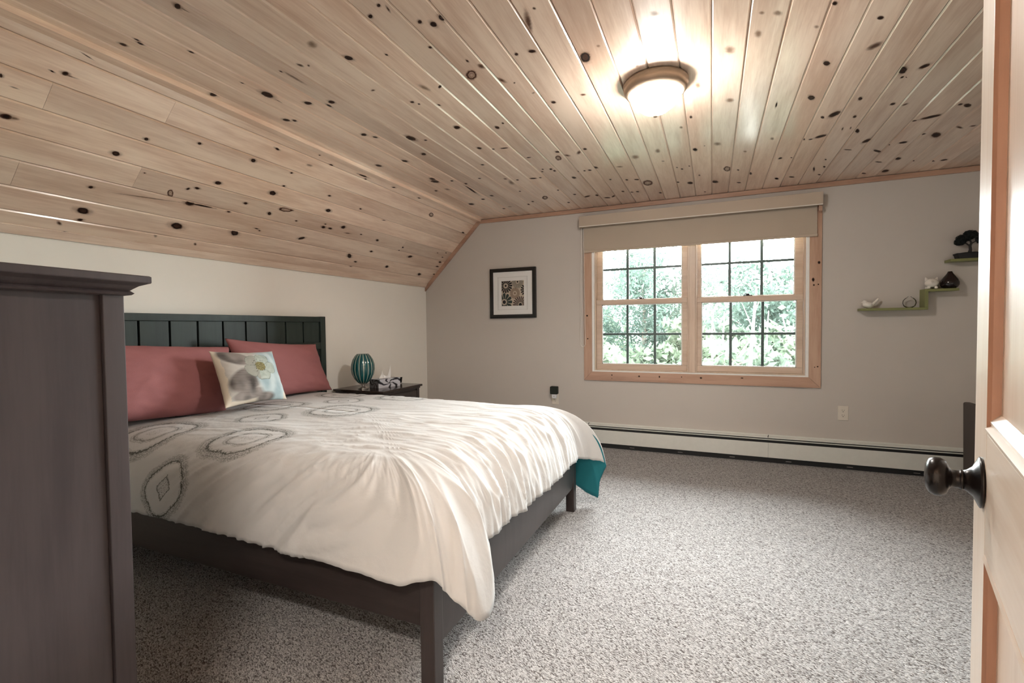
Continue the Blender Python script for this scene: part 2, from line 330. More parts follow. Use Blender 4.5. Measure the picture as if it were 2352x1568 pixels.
# ceiling backing with separate planks
mb = MB(); mb.box(XK, XR+.15, -1.7, YB+.15, ZC+.019, ZC+.12)
mb.hexa([(XL-.12, YN-.12, ZK-.02), (XK, YN-.12, ZC+.02), (XK, YB+.15, ZC+.02), (XL-.12, YB+.15, ZK-.02), (XL-.12, YN-.12, ZK+.18), (XK, YN-.12, ZC+.12), (XK, YB+.15, ZC+.12), (XL-.12, YB+.15, ZK+.18)])
ceil = struct(mb.build('ceiling', MT['pine']), 'knotty pine tongue and groove ceiling')
KNOTS = """1 0.803 1.066 3 9 -8 1 d;1 0.8 1.086 1 25 -3 0 f;1 0.792 1.028 -1 5 -3 0 d;1 0.704 0.905 2 3 -7 2 d;1 0.676 0.947 0 15 -3 0 f;1 0.549 0.955 3 15 -11 1 d;1 0.552 0.98 1 15 -6 0 f;0 -2.134 1.149 3 10 -9 3 d;0 -2.054 1.152 2 7 -7 3 d;0 -2.063 1.172 3 9 -9 4 d;0 -1.943 1.291 2 7 -5 2 d;0 -2.194 1.558 17 8 -17 12 r;1 0.905 1.105 -6 30 -3 0 b;1 0.644 1.416 3 7 -7 3 r;1 0.713 1.639 3 7 -6 3 r;0 -1.712 1.094 0 9 -14 5 r;0 -1.709 1.118 1 16 -3 1 f;0 -1.944 1.289 2 6 -5 2 d;0 -1.977 1.54 2 6 -4 2 d;0 -1.966 1.663 7 24 -21 13 r;0 -1.97 1.732 -1 24 -5 3 f;0 -1.857 1.807 12 11 -12 10 r;0 -1.736 1.542 2 5 -4 3 d;0 -1.743 1.846 9 10 -12 10 r;0 -1.781 1.87 2 13 -7 5 d;0 -1.46 1.449 9 18 -22 15 f;0 -1.621 1.539 7 17 -10 7 b;0 -1.59 1.555 1 8 -8 5 b;0 -1.395 1.58 9 13 -11 9 r;0 -1.138 1.406 6 3 -7 8 r;0 -1.073 1.371 5 2 -5 6 r;0 -1.055 1.399 -5 24 -6 2 b;0 -1.479 1.837 14 2 -6 9 b;0 -1.237 1.625 3 5 -4 3 d;0 -2.112 1.903 10 12 -12 9 d;0 -2.078 1.926 6 7 -9 7 d;0 -1.725 1.604 1 65 -9 5 f;0 -0.993 1.504 7 3 -6 9 d;0 -0.955 1.537 6 11 -10 9 r;0 -0.904 1.515 4 14 -13 10 r;0 -1.045 1.654 5 4 -5 6 d;0 -0.955 1.8 2 6 -4 4 d;0 -0.992 1.907 14 24 -26 33 R;0 -0.919 1.861 12 19 -12 15 b;0 -0.887 2.001 15 33 -10 13 b;0 -0.842 2.046 5 2 -4 9 b;0 -1.245 1.914 12 37 -12 12 f;0 -1.173 1.936 12 -5 -2 9 d;0 -0.747 1.839 6 3 -4 9 d;0 -0.681 1.846 13 6 -4 10 d;0 -0.794 2.169 10 -2 -2 10 f;0 -0.736 2.301 10 5 -4 12 d;0 -0.629 1.668 -18 77 -15 -1 b;0 -0.582 1.605 5 8 -5 6 b;0 -1.379 2.01 8 4 -6 8 d;0 -1.36 2.041 4 2 -4 6 d;0 -1.325 2.362 12 9 -10 16 r;0 -1.119 2.459 7 7 -7 13 d;0 -1.068 2.418 4 2 -3 6 d;0 -1.274 2.091 5 5 -4 5 d;1 0.182 1.312 0 22 -17 3 r;1 0.128 1.317 3 10 -7 2 d;1 0.089 1.248 -8 14 -11 -1 b;1 0.044 1.28 1 5 -3 1 d;1 0.32 1.3 3 8 -7 2 d;1 0.526 1.332 3 14 -11 3 r;1 0.388 1.629 4 14 -25 10 R;1 0.357 1.744 4 23 -14 5 d;1 0.361 1.814 3 51 -5 2 d;1 0.461 1.738 1 11 -6 2 d;1 0.442 1.697 6 6 -5 4 d;1 0.467 1.475 1 3 -3 1 d;1 0.194 1.742 0 28 -20 5 r;1 0.105 1.665 2 10 -12 5 f;1 0.091 1.891 -3 12 -12 2 b;1 0.333 1.542 17 158 -4 1 f;1 0.724 1.941 4 11 -10 5 r;1 0.843 2.034 -2 13 -6 0 d;1 0.823 2.285 4 26 -9 3 f;1 0.733 2.203 3 7 -5 3 d;1 0.633 2.206 3 8 -5 3 d;1 0.526 1.827 5 14 -10 5 r;1 0.563 2.163 6 18 -13 8 r;1 0.558 2.633 5 18 -11 8 r;1 0.669 2.565 3 10 -6 4 d;1 0.878 2.429 3 13 -7 4 d;1 0.91 2.31 2 5 -3 2 d;1 0.898 2.723 2 39 -5 2 d;1 0.882 2.761 3 8 -4 4 d;0 -2.127 2.686 11 16 -13 14 d;1 0.648 2.897 2 8 -5 4 d;1 0.445 2.039 3 10 -7 4 d;1 0.417 2.223 3 10 -11 6 r;1 0.476 2.318 11 56 -17 9 R;1 0.413 2.44 2 8 -5 3 d;1 0.417 2.683 3 14 -10 7 d;1 0.42 2.748 2 15 -7 4 d;1 0.459 2.856 9 14 -10 11 d;1 0.445 2.683 2 6 -4 3 d;1 0.363 1.971 3 9 -7 4 d;1 0.286 2.201 0 13 -4 2 d;1 0.275 2.229 1 6 -4 2 d;1 0.225 2.08 5 20 -22 11 r;1 0.285 2.566 12 20 -8 8 r;1 0.437 3.074 2 7 -4 3 d;0 -1.865 2.227 12 9 -12 13 d;0 -1.829 2.283 9 10 -8 8 d;0 -1.649 2.381 14 26 -18 21 d;0 -1.91 2.685 14 12 -10 13 d;1 0.459 1.739 3 8 -6 2 d;1 0.359 1.808 1 41 -4 1 d;1 0.417 2.935 3 22 -3 2 d;0 -1.649 2.383 15 22 -16 19 d;0 -1.585 2.443 7 3 -5 7 d;0 -1.724 2.631 11 9 -12 16 d;0 -1.912 2.686 12 10 -10 13 d;0 -1.325 2.362 12 6 -10 17 d;0 -1.35 2.69 11 9 -8 15 d;0 -1.276 2.74 7 3 -4 8 d;0 -1.207 2.754 22 2 -3 9 d;0 -1.119 2.456 8 8 -7 13 d;0 -1.067 2.419 5 2 -4 9 d;0 -1.467 2.969 10 5 -5 10 d;0 -1.127 2.973 14 1 -3 8 d;0 -0.949 3.064 12 28 -18 38 R;0 -0.921 2.954 12 5 -4 14 d;0 -0.882 3.042 21 21 -7 19 b;0 -0.797 3.023 24 -28 1 28 b;0 -0.747 2.981 10 4 -3 14 d;0 -1.065 3.255 8 4 -5 15 d;0 -1.052 3.3 8 4 -4 14 d;0 -1.119 3.234 6 3 -3 9 d;0 -1.139 3.281 6 3 -3 10 d;0 -0.966 3.513 12 10 -6 19 d;0 -0.902 3.386 6 3 -2 8 d;0 -0.854 3.392 7 3 -3 10 d;0 -0.816 3.394 10 5 -3 12 d;0 -0.765 3.354 13 11 -4 17 d;0 -1.255 3.399 25 8 -5 13 d;0 -1.198 3.406 8 4 -4 10 d;0 -1.45 3.321 12 17 -10 20 b;0 -1.445 3.425 4 54 -25 38 f;0 -1.376 3.385 8 4 -5 13 d;0 -1.947 3.091 17 15 -13 19 d;0 -1.966 3.152 23 21 -16 23 d;0 -2.092 3.368 10 4 -8 14 d;0 -1.987 3.371 15 24 -13 19 f;0 -1.842 3.194 9 4 -7 12 d;0 -1.779 3.303 9 4 -7 13 d;0 -1.813 3.444 -15 116 -12 14 d;0 -1.622 3.229 9 4 -5 10 d;0 -1.741 3.692 11 10 -8 15 d;0 -1.858 3.761 13 6 -8 16 d;0 -2.029 3.863 21 10 -14 26 d;0 -1.346 3.945 23 11 -19 56 R;0 -1.488 4.019 9 4 -5 15 d;0 -1.554 4.094 11 5 -7 18 d;0 -1.473 3.674 7 3 -5 12 d;0 -1.174 3.776 7 3 -4 13 d;0 -1.083 3.957 10 5 -4 14 d;0 -1.002 4.064 25 -5 -4 20 d;0 -0.913 4.065 13 6 -5 23 d;0 -1.203 4.188 9 4 -4 16 d;0 -1.825 4.139 11 5 -6 13 d;0 -1.745 4.096 20 10 -7 16 f;1 0.913 3.413 5 17 -4 5 d;1 0.812 3.705 8 31 -20 22 R;1 0.754 4.372 4 18 -9 11 d;1 0.909 3.067 4 17 -4 3 d;0 -0.723 3.675 7 3 -3 14 d;0 -0.691 4.042 10 5 -3 17 d;0 -0.609 3.738 8 4 -2 14 d;0 -0.537 3.761 16 7 -2 14 d;0 -0.47 3.887 37 17 -9 75 R;0 -0.626 4.097 10 5 -2 11 d;0 -0.58 4.103 10 5 -2 14 d;0 -0.407 4.217 10 5 -1 15 d;0 -0.203 3.65 7 3 -1 13 d;0 -0.234 3.599 5 3 -1 8 d;0 -0.152 3.604 5 2 0 10 d;0 -0.251 3.968 9 4 -1 15 d;0 -0.163 4.03 18 8 -1 29 d;0 -0.092 3.854 10 4 0 21 b;0 0.015 4.081 23 11 0 29 d;0 0.097 3.784 25 11 2 62 R;0 -0.104 3.285 12 5 -1 24 r;0 -0.109 2.767 6 3 -1 15 d;0 -0.165 2.887 10 4 -1 19 f;0 -0.327 3.209 16 8 -4 40 f;0 -0.313 3.42 12 5 -1 13 f;0 -0.475 3.26 25 11 -6 42 f;0 -0.605 3.411 24 11 -3 18 f;0 0.028 3.241 22 10 0 36 f;0 0.079 2.645 21 9 1 28 f;0 -0.047 3.24 6 3 0 10 f;0 0.194 3.456 12 6 1 18 f;0 0.332 3.29 12 6 3 26 f;0 0.3 2.799 0 -24 4 4 d;0 0.26 3.972 9 4 2 29 d;0 0.171 3.844 7 3 1 14 d;0 0.192 4.187 14 6 1 14 d;0 0.456 4.196 12 6 2 21 d;0 0.422 3.698 9 -5 3 14 d;0 -0.058 4.353 7 3 0 12 d;0 -0.79 4.154 18 -14 -2 20 d;0 -0.851 4.18 22 10 -3 15 d;0 0.452 2.448 13 6 4 20 r;0 0.451 2.782 15 7 4 26 r;0 0.551 3.069 9 4 3 16 d;0 0.603 3.051 22 -20 8 26 d;0 0.597 3.373 26 -10 5 19 d;0 0.55 3.401 10 0 2 10 d;0 0.512 3.382 6 3 2 15 d;0 0.68 2.897 7 -5 6 17 d;0 0.711 3.132 6 -5 5 16 d;0 0.691 3.298 -1 -29 6 10 b;0 0.731 3.303 -1 -24 6 9 b;0 0.778 3.368 11 5 7 31 r;0 0.777 2.652 11 -12 14 31 r;0 0.855 2.653 15 -10 7 15 d;0 0.798 2.726 5 -3 3 8 d;0 0.816 2.735 3 1 2 5 d;0 0.851 3.036 9 -2 5 14 d;0 0.912 3.068 13 -15 6 15 b;0 0.874 3.575 17 -19 8 23 d;0 1.101 3.311 39 -11 7 17 d;0 1.035 3.335 10 0 3 9 d;0 1.217 3.217 16 3 10 24 d;0 1.177 3.186 8 -1 5 12 d;0 1.233 3.639 21 -1 17 46 d;0 1.311 3.555 30 28 8 25 b;0 1.374 3.563 18 -3 7 16 b;0 1.154 3.589 12 0 4 12 d;0 1.094 3.702 20 -1 6 17 d;0 1.025 3.711 6 3 3 11 d;0 0.992 3.814 26 22 4 19 d;0 1.168 4.046 15 -1 9 27 d;0 1.067 4.073 21 10 3 11 d;0 1.407 4.205 16 8 6 16 d;0 1.475 4.216 17 -2 6 16 d;0 1.282 4.143 9 4 4 11 d;0 1.175 4.333 20 -3 9 31 d;0 1.045 4.332 15 7 4 16 d;0 0.457 4.203 12 5 2 16 d;0 0.557 4.201 17 8 2 15 d;0 0.423 3.695 9 4 1 10 d;0 0.491 3.717 6 3 1 8 d;0 0.678 4.056 8 38 -5 1 d;0 0.737 4.029 7 3 3 18 d;0 0.741 4.225 10 5 2 13 d;0 0.713 3.857 6 3 2 13 d;0 0.806 3.703 22 10 2 8 d;0 0.394 2.008 8 1 3 12 d;0 0.568 2.17 10 1 4 12 d;0 0.604 2.377 26 -22 10 25 b;0 0.161 2.095 14 6 2 29 f;0 0.215 1.986 16 7 2 18 f;0 0.063 2.167 22 10 1 34 f;0 0.361 2.135 9 4 2 13 f;0 0.162 1.961 9 4 1 11 f;0 -0.064 2.42 13 6 -1 36 f;0 -0.492 1.978 18 8 -9 37 r;0 -0.195 1.808 17 8 -2 17 f;0 -0.303 2.131 10 5 -3 18 f;0 -0.58 2.286 15 7 -4 14 b;0 -0.424 1.92 8 4 -2 10 f;1 0.421 3.288 3 13 -9 7 r;1 0.436 3.073 1 6 -4 3 d;1 0.3 3.312 3 14 -8 7 d;1 0.414 3.653 2 11 -7 6 d;1 0.37 3.643 2 10 -8 8 d;1 0.335 3.846 9 24 -10 12 d;1 0.174 3.636 8 13 -10 15 d;1 0.152 4.191 9 16 -12 19 d;1 0.215 3.108 3 18 -21 16 r;1 0.167 3.219 2 12 -7 6 d;1 0.114 3.206 2 15 -5 4 d;1 0.35 4.376 3 18 -9 10 d;1 0.291 4.389 3 21 -7 8 d;1 0.45 4.217 1 7 -4 4 d;1 0.476 4.354 1 8 -5 5 d;1 0.415 4.353 2 9 -5 5 d;1 0.617 3.205 3 16 -3 2 d;1 0.185 4.439 2 12 -7 7 d"""
kn = [k.split() for k in KNOTS.split(';')]
kn = [(int(k[0]), *map(float, k[1:3]), *[float(q)/1000 for q in k[3:7]], k[7]) for k in kn]
def plank(plane, u0, u1, y0, y1, knots):
    """u across, y along; visible face at local z=0 looking down"""
    w = (u1-u0)/2; L = (y1-y0)/2; c = .0062; g = .0007
    me = bpy.data.meshes.new('plank')
    prof = [(-w+c, 0), (w-c, 0), (w-g, c*.9), (w-g, .018), (-w+g, .018), (-w+g, c*.9)]
    vs = [(x, -L+.0004, z) for x, z in prof]+[(x, L-.0004, z) for x, z in prof]; fs = []; n = 6
    for k in range(n): fs.append((k, n+k, n+(k+1) % n, (k+1) % n))
    fs += [(0, 1, 2, 3, 4, 5), (11, 10, 9, 8, 7, 6)]; mi = [0]*len(fs); uv = [(0, 0)]*sum(len(f) for f in fs)
    uc = (u0+u1)/2; yc = (y0+y1)/2
    halo = [(p, cu, cy, ax*1.5, ay*2.1+(.004 if ay > 0 else -.004), bx*1.5, by*1.6, 'h') for (p, cu, cy, ax, ay, bx, by, kd) in knots if kd in 'dr']
    for i, (p, cu, cy, ax, ay, bx, by, kd) in enumerate(halo+list(knots)):
        zo = -.0003 if kd == 'h' else -.0005-.0001*(i % 4)
        i0 = len(vs); s_ = 1.18 if kd != 'f' else 1.3; vs.append((cu-uc, cy-yc, zo))
        for q in range(14):
            a = 2*math.pi*q/14; ca, sa = math.cos(a)*s_, math.sin(a)*s_
            px = cu-uc+ax*ca+bx*sa; py = cy-yc+ay*ca+by*sa
            px = max(-w+.001, min(w-.001, px)); py = max(-L, min(L, py))
            vs.append((px, py, zo))
        for q in range(14):
            fs.append((i0, i0+1+(q+1) % 14, i0+1+q)); mi.append(1+KM.index(kd))
            a, b = 2*math.pi*q/14, 2*math.pi*(q+1)/14
            uv += [(.5, .5), (.5+.5*math.cos(b), .5+.5*math.sin(b)), (.5+.5*math.cos(a), .5+.5*math.sin(a))]
    me.from_pydata(vs, [], fs); me.materials.append(MT['pine'])
    for k_ in KM: me.materials.append(KN[k_])
    me.polygons.foreach_set('material_index', mi)
    ul = me.uv_layers.new(name='UVMap'); ul.data.foreach_set('uv', [c_ for p_ in uv for c_ in p_])
    o = bpy.data.objects.new('plank', me); COL.objects.link(o); o.parent = ceil
    if plane == 0: o.location = (uc, yc, ZC)
    else: o.location = (XL+uc*.70711, yc, ZK+uc*.70711); o.rotation_euler = (0, R(-45), 0)
    return o
def kpick(pl, u0, u1, y0, y1): return [k for k in kn if k[0] == pl and u0 <= k[1] < u1 and y0 <= k[2] < y1]
SP = .1283
k = -17
edges = [XK+.012]+[-.005+SP*i for i in range(-17, 24) if -.005+SP*i < XR-.02]+[XR]
rs = random.Random(3)
for u0, u1 in zip(edges[:-1], edges[1:]):
    if u1 < 1.9: plank(0, u0, u1, YN, YB, kpick(0, u0, u1, YN, YB))
    else:
        cut = rs.uniform(1, 3.5)
        kk = [(0, rs.uniform(u0+.02, u1-.02), rs.uniform(.3, 4.3), rs.uniform(.005, .012), .004, 0, rs.uniform(.006, .02), rs.choice('ddrb')) for _ in range(5)]
        for a, b in ((YN, cut), (cut, YB)): plank(0, u0, u1, a, b, [q for q in kk if a < q[2] < b])
sl = [.0, .115, .2385, .3675, .492, .622, .748, .875, .9489]
buts = {2: [1.04], 3: [1.455, 3.644], 5: [1.044], 6: [1.457], 4: [], 1: [], 0: [], 7: []}
for i in range(8):
    ys = [YN]+buts[i]+[YB]
    for a, b in zip(ys[:-1], ys[1:]): plank(1, sl[i], sl[i+1], a, b, kpick(1, sl[i], sl[i+1], a, b))
# trims: knee strip, strip under the slope, gable strip
mb = MB(); mb.prism([(-2.2835, 2.2512), (-2.2275, 2.2512), (-2.2275, ZC), (XK-.003, ZC)], 'y', YN, YB-.02); struct(mb.build('trim_1', MT['pine'], bevel=.001), 'narrow pine strip along the ceiling fold')
mb = MB(); mb.prism([(XL, ZK-.008), (XL+.013, ZK-.008), (XL+.035, ZK+.03), (XL+.022, ZK+.035), (XL, ZK+.03)], 'y', YN, YB-.02); struct(mb.build('trim_2', MT['pine'], bevel=.002), 'pine moulding above the left wall')
mb = MB(); mb.box(XK-.004, XR, YB-.02, YB, ZC-.040, ZC-.003)
q_ = .026; mb.hexa([(XL, YB-.02, ZK-.05), (XK+.012, YB-.02, ZC-.040), (XK+.012, YB, ZC-.040), (XL, YB, ZK-.05), (XL, YB-.02, ZK-.001), (XK-.01, YB-.02, ZC-.003), (XK-.01, YB, ZC-.003), (XL, YB, ZK-.001)])
struct(mb.build('trim_3', MT['pine_x'], bevel=.0015), 'reddish pine strip where the back wall meets the ceiling')
mb = MB()
for x0, x1 in ((DX0-.07, DX0), (DX1, DX1+.07)): mb.box(x0, x1, YN, YN+.018, 0, 2.13)
mb.box(DX0, DX1, YN, YN+.018, 2.06, 2.13)
mb.box(DX0-.001, DX0+.018, YN-.12, YN, 0, 2.06); mb.box(DX1-.018, DX1+.001, YN-.12, YN, 0, 2.06); mb.box(DX0, DX1, YN-.12, YN, 2.043, 2.061)
struct(mb.build('trim_4', MT['pine_z'], bevel=.002), 'pine casing around the doorway')

# ------------------------------------------------------------ window
win = struct(empty('window_1', (0, 0, 0), 'double pine framed window with dark grilles', None)); del_ = win.pop('category', None) if 'category' in win else None
CX0, CX1, CZ0, CZ1 = -1.137, .806, .632, 2.15   # outer casing
IX0, IX1, IZ0, IZ1 = -1.060, .722, .716, 2.07  # inner casing
y0, y1 = YB-.018, YB
def casing(P, mt):
    m_ = MB(); m_.hexa([(*P[0][:1], y0, P[0][1]), (P[1][0], y0, P[1][1]), (P[1][0], y1, P[1][1]), (P[0][0], y1, P[0][1]),
                        (P[3][0], y0, P[3][1]), (P[2][0], y0, P[2][1]), (P[2][0], y1, P[2][1]), (P[3][0], y1, P[3][1])])
    # knots of the casing boards
    return m_.build('casing', mt, win, bevel=.002)
casing([(CX0, CZ0), (CX1, CZ0), (IX1, IZ0), (IX0, IZ0)], MT['pine_x'])
casing([(IX0, IZ1), (IX1, IZ1), (CX1, CZ1), (CX0, CZ1)], MT['pine_x'])
casing([(CX0, CZ0+.0005), (IX0, IZ0+.0005), (IX0, IZ1), (CX0, CZ1)], MT['pine_z'])
casing([(IX1, IZ0+.0005), (CX1, CZ0+.0005), (CX1, CZ1), (IX1, IZ1)], MT['pine_z'])
def wallknot(x, z, a, b, kd='d'):
    me = bpy.data.meshes.new('knot'); vs = [(0, 0, 0)]+[(a*math.cos(t), 0, b*math.sin(t)) for t in [2*math.pi*i/14 for i in range(14)]]
    me.from_pydata(vs, [], [(0, 1+q, 1+(q+1) % 14) for q in range(14)]); me.materials.append(KN[kd])
    ul = me.uv_layers.new(name='UVMap'); uv = []
    for q in range(14):
        t, t2 = 2*math.pi*q/14, 2*math.pi*(q+1)/14; uv += [.5, .5, .5+.5*math.cos(t), .5+.5*math.sin(t), .5+.5*math.cos(t2), .5+.5*math.sin(t2)]
    ul.data.foreach_set('uv', uv)
    o = bpy.data.objects.new('knot', me); COL.objects.link(o); o.parent = win; o.location = (x, y0-.0006, z)
for k_ in ((.786, 1.64, .011, .015), (.747, 1.505, .011, .019), (.752, 1.462, .007, .009), (.783, 1.466, .006, .007), (.763, .80, .005, .005), (.783, .805, .007, .007),
           (-1.105, 1.25, .010, .010), (-1.10, 1.03, .008, .008), (-.87, .687, .008, .007), (-.62, .683, .01, .009, 'r'), (-.44, .684, .007, .012), (-.25, .688, .006, .006), (-.09, .685, .011, .009, 'r'), (.235, .695, .013, .006), (-.87, .655, .004, .004)):
    wallknot(*k_)
# jamb liner (white) inside the opening
mb = MB()
for a in ((IX0-.004, IX0+.022, IZ0-.002, IZ1), (IX1-.022, IX1+.004, IZ0-.002, IZ1)): mb.box(a[0], a[1], YB-.006, YB+.14, a[2], a[3])
mb.box(IX0+.022, IX1-.022, YB-.006, YB+.14, IZ0-.004, IZ0+.012); mb.box(IX0+.022, IX1-.022, YB-.006, YB+.14, IZ1-.012, IZ1+.004)
mb.build('jamb', MT['jamb'], win, bevel=.002)
mb = MB()
for a, b in ((IX0+.022, IX0+.034), (IX1-.034, IX1-.022)): mb.box(a, b, YB+.012, YB+.12, IZ0+.012, IZ1-.012)
mb.box(IX0+.034, IX1-.034, YB+.012, YB+.12, IZ0+.012, IZ0+.022)
mb.build('inner_frame', MT['sash'], win, bevel=.0015)
mb = MB(); mb.box(-.204, -.124, YB+.010, YB+.13, IZ0+.012, IZ1-.012); mb.box(-.190, -.138, YB-.004, YB+.010, IZ0+.012, IZ1-.012); mb.build('mullion', MT['sash'], win, bevel=.003)
def sash(x0, x1, z0, z1, y, gx0, gx1, gz0, gz1, mx, mz):
    d = .035
    m_ = MB(); m_.box(x0, x1, y, y+d, z0, gz0); m_.box(x0, x1, y, y+d, gz1, z1)
    m_.box(x0, gx0, y+.0005, y+d, gz0, gz1); m_.box(gx1, x1, y+.0005, y+d, gz0, gz1)
    s_ = m_.build('sash', MT['sash_x'], win, bevel=.003)
    m_ = MB()
    for a in ((gx0, gx0+.008, gz0, gz1), (gx1-.008, gx1, gz0, gz1), (gx0, gx1, gz0, gz0+.008), (gx0, gx1, gz1-.008, gz1)): m_.box(a[0], a[1], y+.010, y+.014, a[2], a[3])
    m_.build('glazing_bead', MT['jamb'], s_)
    xs = [gx0]+list(mx)+[gx1]; zs = [gz0, mz, gz1]
    for x in mx: m_ = MB(); m_.box(x-.0115, x+.0115, y+.014, y+.022, gz0, gz1); m_.build('muntin', MT['grille'], s_, bevel=.002)
    m_ = MB(); m_.box(gx0, gx1, y+.0135, y+.0225, mz-.0105, mz+.0105); m_.build('muntin', MT['grille'], s_, bevel=.002)
    first = None
    for i in range(3):
        for j in range(2):
            m_ = MB(); m_.box(xs[i], xs[i+1], y+.0165, y+.0195, zs[j], zs[j+1]); m_.build('pane', MT['glass'], s_)
    return s_
YL = 4.505; YU = 4.545
sash(-1.026, -.206, .736, 1.398, YL, -.973, -.249, .788, 1.352, (-.734, -.486), 1.072)
sash(-.125, .686, .738, 1.396, YL, -.088, .642, .788, 1.350, (.147, .394), 1.072)
sash(-1.026, -.206, 1.36, 2.06, YU, -.976, -.252, 1.395, 2.01, (-.738, -.492), 1.688)
sash(-.125, .690, 1.36, 2.06, YU, -.094, .632, 1.395, 2.01, (.139, .388), 1.688)
for x in (-.61, .28):
    mb = MB(); mb.box(x-.035, x+.035, YL+.004, YL+.03, 1.397, 1.403); mb.lathe([(.016, 1.403), (.014, 1.412), (0, 1.413)], 16, M=off((x, YL+.018, 0)))
    mb.box(x-.03, x+.01, YL+.010, YL+.020, 1.408, 1.416); mb.build('sash_lock', MT['oil_bronze'], win, bevel=.001)
# shade
sh = empty('roller_shade', (0, 0, 0), 'taupe roller shade with boxed valance, drawn a quarter down the window', 'window shade')
mb = MB(); mb.box(-1.158, .797, 4.375, 4.382, 2.080, 2.182); mb.box(-1.158, .797, 4.382, YB-.018, 2.176, 2.182)
for x in (-1.158, .791): mb.box(x, x+.006, 4.382, YB-.018, 2.080, 2.176)
mb.build('valance', MT['valance'], sh, bevel=.001)
mb = MB(); mb.box(-1.156, .795, 4.373, 4.3765, 2.083, 2.088); mb.build('valance_rib', MT['cord'], sh)
mb = MB(); mb.lathe([(.022, -1.13), (.022, .77)], 20, M=Matrix.Translation((0, 4.435, 2.12)) @ Matrix.Rotation(R(90), 4, 'Y')); mb.build('roller_tube', MT['shade'], sh, smooth=True)
mb = MB(); mb.box(-1.128, .768, 4.4395, 4.4405, 1.862, 2.12); mb.build('fabric', MT['shade'], sh)
mb = MB(); mb.box(-1.130, .772, 4.434, 4.446, 1.848, 1.868); mb.build('hem_bar', MT['valance'], sh, bevel=.003)
mb = MB(); mb.box(.772, .795, 4.40, YB-.018, 2.04, 2.080); mb.build('bracket', MT['pine_z'], sh, bevel=.002)
pts = []
for i in range(41):
    t = i/40
    if t < .45: pts.append((-1.148-.012*t/.45, 4.425-.0*t, 2.08-1.10*t/.45))
    elif t < .55: a = (t-.45)/.1*math.pi; pts.append((-1.160+.022-.022*math.cos(a), 4.425, .98-.028*math.sin(a)))
    else: pts.append((-1.116-.012*(t-.55)/.45, 4.425, .98+1.10*(t-.55)/.45))
mb = MB(); mb.tube(pts, .0023, 6); mb.build('cord_loop', MT['cord'], sh, smooth=True)

# ------------------------------------------------------------ door
TH = R(16.4); dd_ = Vector((math.sin(TH), math.cos(TH), 0)); nn_ = Vector((math.cos(TH), -math.sin(TH), 0)); pp = .09
DM = Matrix(((dd_.x, nn_.x, 0, nn_.x*pp), (dd_.y, nn_.y, 0, nn_.y*pp), (0, 0, 1, 0), (0, 0, 0, 1)))
DN, DF = .205, .992     # near (hinge) and far (knob) ends along the door
door = empty('door_1', (0, 0, 0), 'varnished pine panel door standing open at the right', None); struct(door)
if 'category' in door: del door['category']
door.matrix_world = DM
T_ = .036
def dpart(name, boxes, mt, bev=.0015, par=door):
    m_ = MB()
    for b in boxes: m_.box(*b)
    return m_.build(name, mt, par, bevel=bev)
MT['door_z'] = wood('door_pine_upright', (.80, .70, .60), (.70, .57, .46), .3, 'z', varied=.04)
MT['door_x'] = wood('door_pine_rail', (.80, .70, .60), (.68, .55, .44), .3, 'x', varied=.04)
MT['door_red'] = wood('door_panel_pine', (.76, .64, .53), (.66, .52, .41), .3, 'z', varied=.04)
dpart('stile', [(.873, DF, 0, T_, .012, 2.03)], MT['door_z']); dpart('stile', [(DN, DN+.115, 0, T_, .012, 2.03)], MT['door_z'])
x0d, x1d = DN+.115, .873
for z0, z1 in ((.012, .22), (.842, 1.004), (1.91, 2.03)): dpart('rail', [(x0d, x1d, .0003, T_, z0, z1)], MT['door_x'])
MT['door_edge'] = wood('shaded_pine_edge', (.50, .27, .18), (.40, .20, .13), .35, 'z', varied=.04)  # shadow on the recessed moulding edge is put into the redder colour
def dpanel(z0, z1):
    dpart('panel', [(x0d, x1d, .013, T_-.013, z0, z1)], MT['door_red'])
    # sticking: sloped moulding all round with two ridges
    m_ = MB(); w = .026
    pr = [(0, 0), (.006, -.0015), (.010, .004), (.016, .003), (w, .0125), (w, .014), (0, .014)]
    # bottom and top
    m_.prism([(v[1]+.0, z0+v[0]) for v in pr], 'x', x0d, x1d)
    m_.prism([(v[1]+.0, z1-v[0]) for v in pr], 'x', x0d, x1d)
    m_.build('moulding', MT['door_x'], door, bevel=0)
    m_ = MB()
    for s0, sg in ((x0d, 1), (x1d, -1)):
        m_.prism([(s0, 0), (s0+sg*.004, .004), (s0+sg*.006, .013), (s0, .013)], 'z', z0, z1)
    m_.build('moulding', MT['door_edge'], door)
dpanel(1.004, 1.91); dpanel(.22, .842)
MK = Matrix.Translation((.900, 0, .931)) @ Matrix.Rotation(R(90), 4, 'X')   # lathe z axis -> -n side
kb = dpart('latch_plate', [(DF-.0005, DF+.0015, .006, .030, .87, .985)], MT['oil_bronze'], .0005)
mb = MB(); mb.lathe([(0, 0), (.034, 0), (.0345, .003), (.031, .005), (.020, .010), (.0145, .016), (.0125, .021)], 40, M=MK); ro = mb.build('rosette', MT['oil_bronze'], door, smooth=True)
mb = MB(); mb.lathe([(.0130, .019), (.0142, .0205), (.0130, .0225), (.0120, .024), (.0120, .031), (.0165, .034), (.0235, .037), (.0268, .043), (.0268, .049), (.024, .055), (.016, .059), (0, .0605)], 40, M=MK); mb.build('knob', MT['oil_bronze'], ro, smooth=True)
MK2 = Matrix.Translation((.900, T_, .931)) @ Matrix.Rotation(R(-90), 4, 'X')
mb = MB(); mb.lathe([(0, 0), (.034, 0), (.020, .010), (.0125, .021), (.0120, .031), (.0235, .037), (.0268, .046), (.016, .059), (0, .0605)], 32, M=MK2); mb.build('knob', MT['oil_bronze'], door, smooth=True)

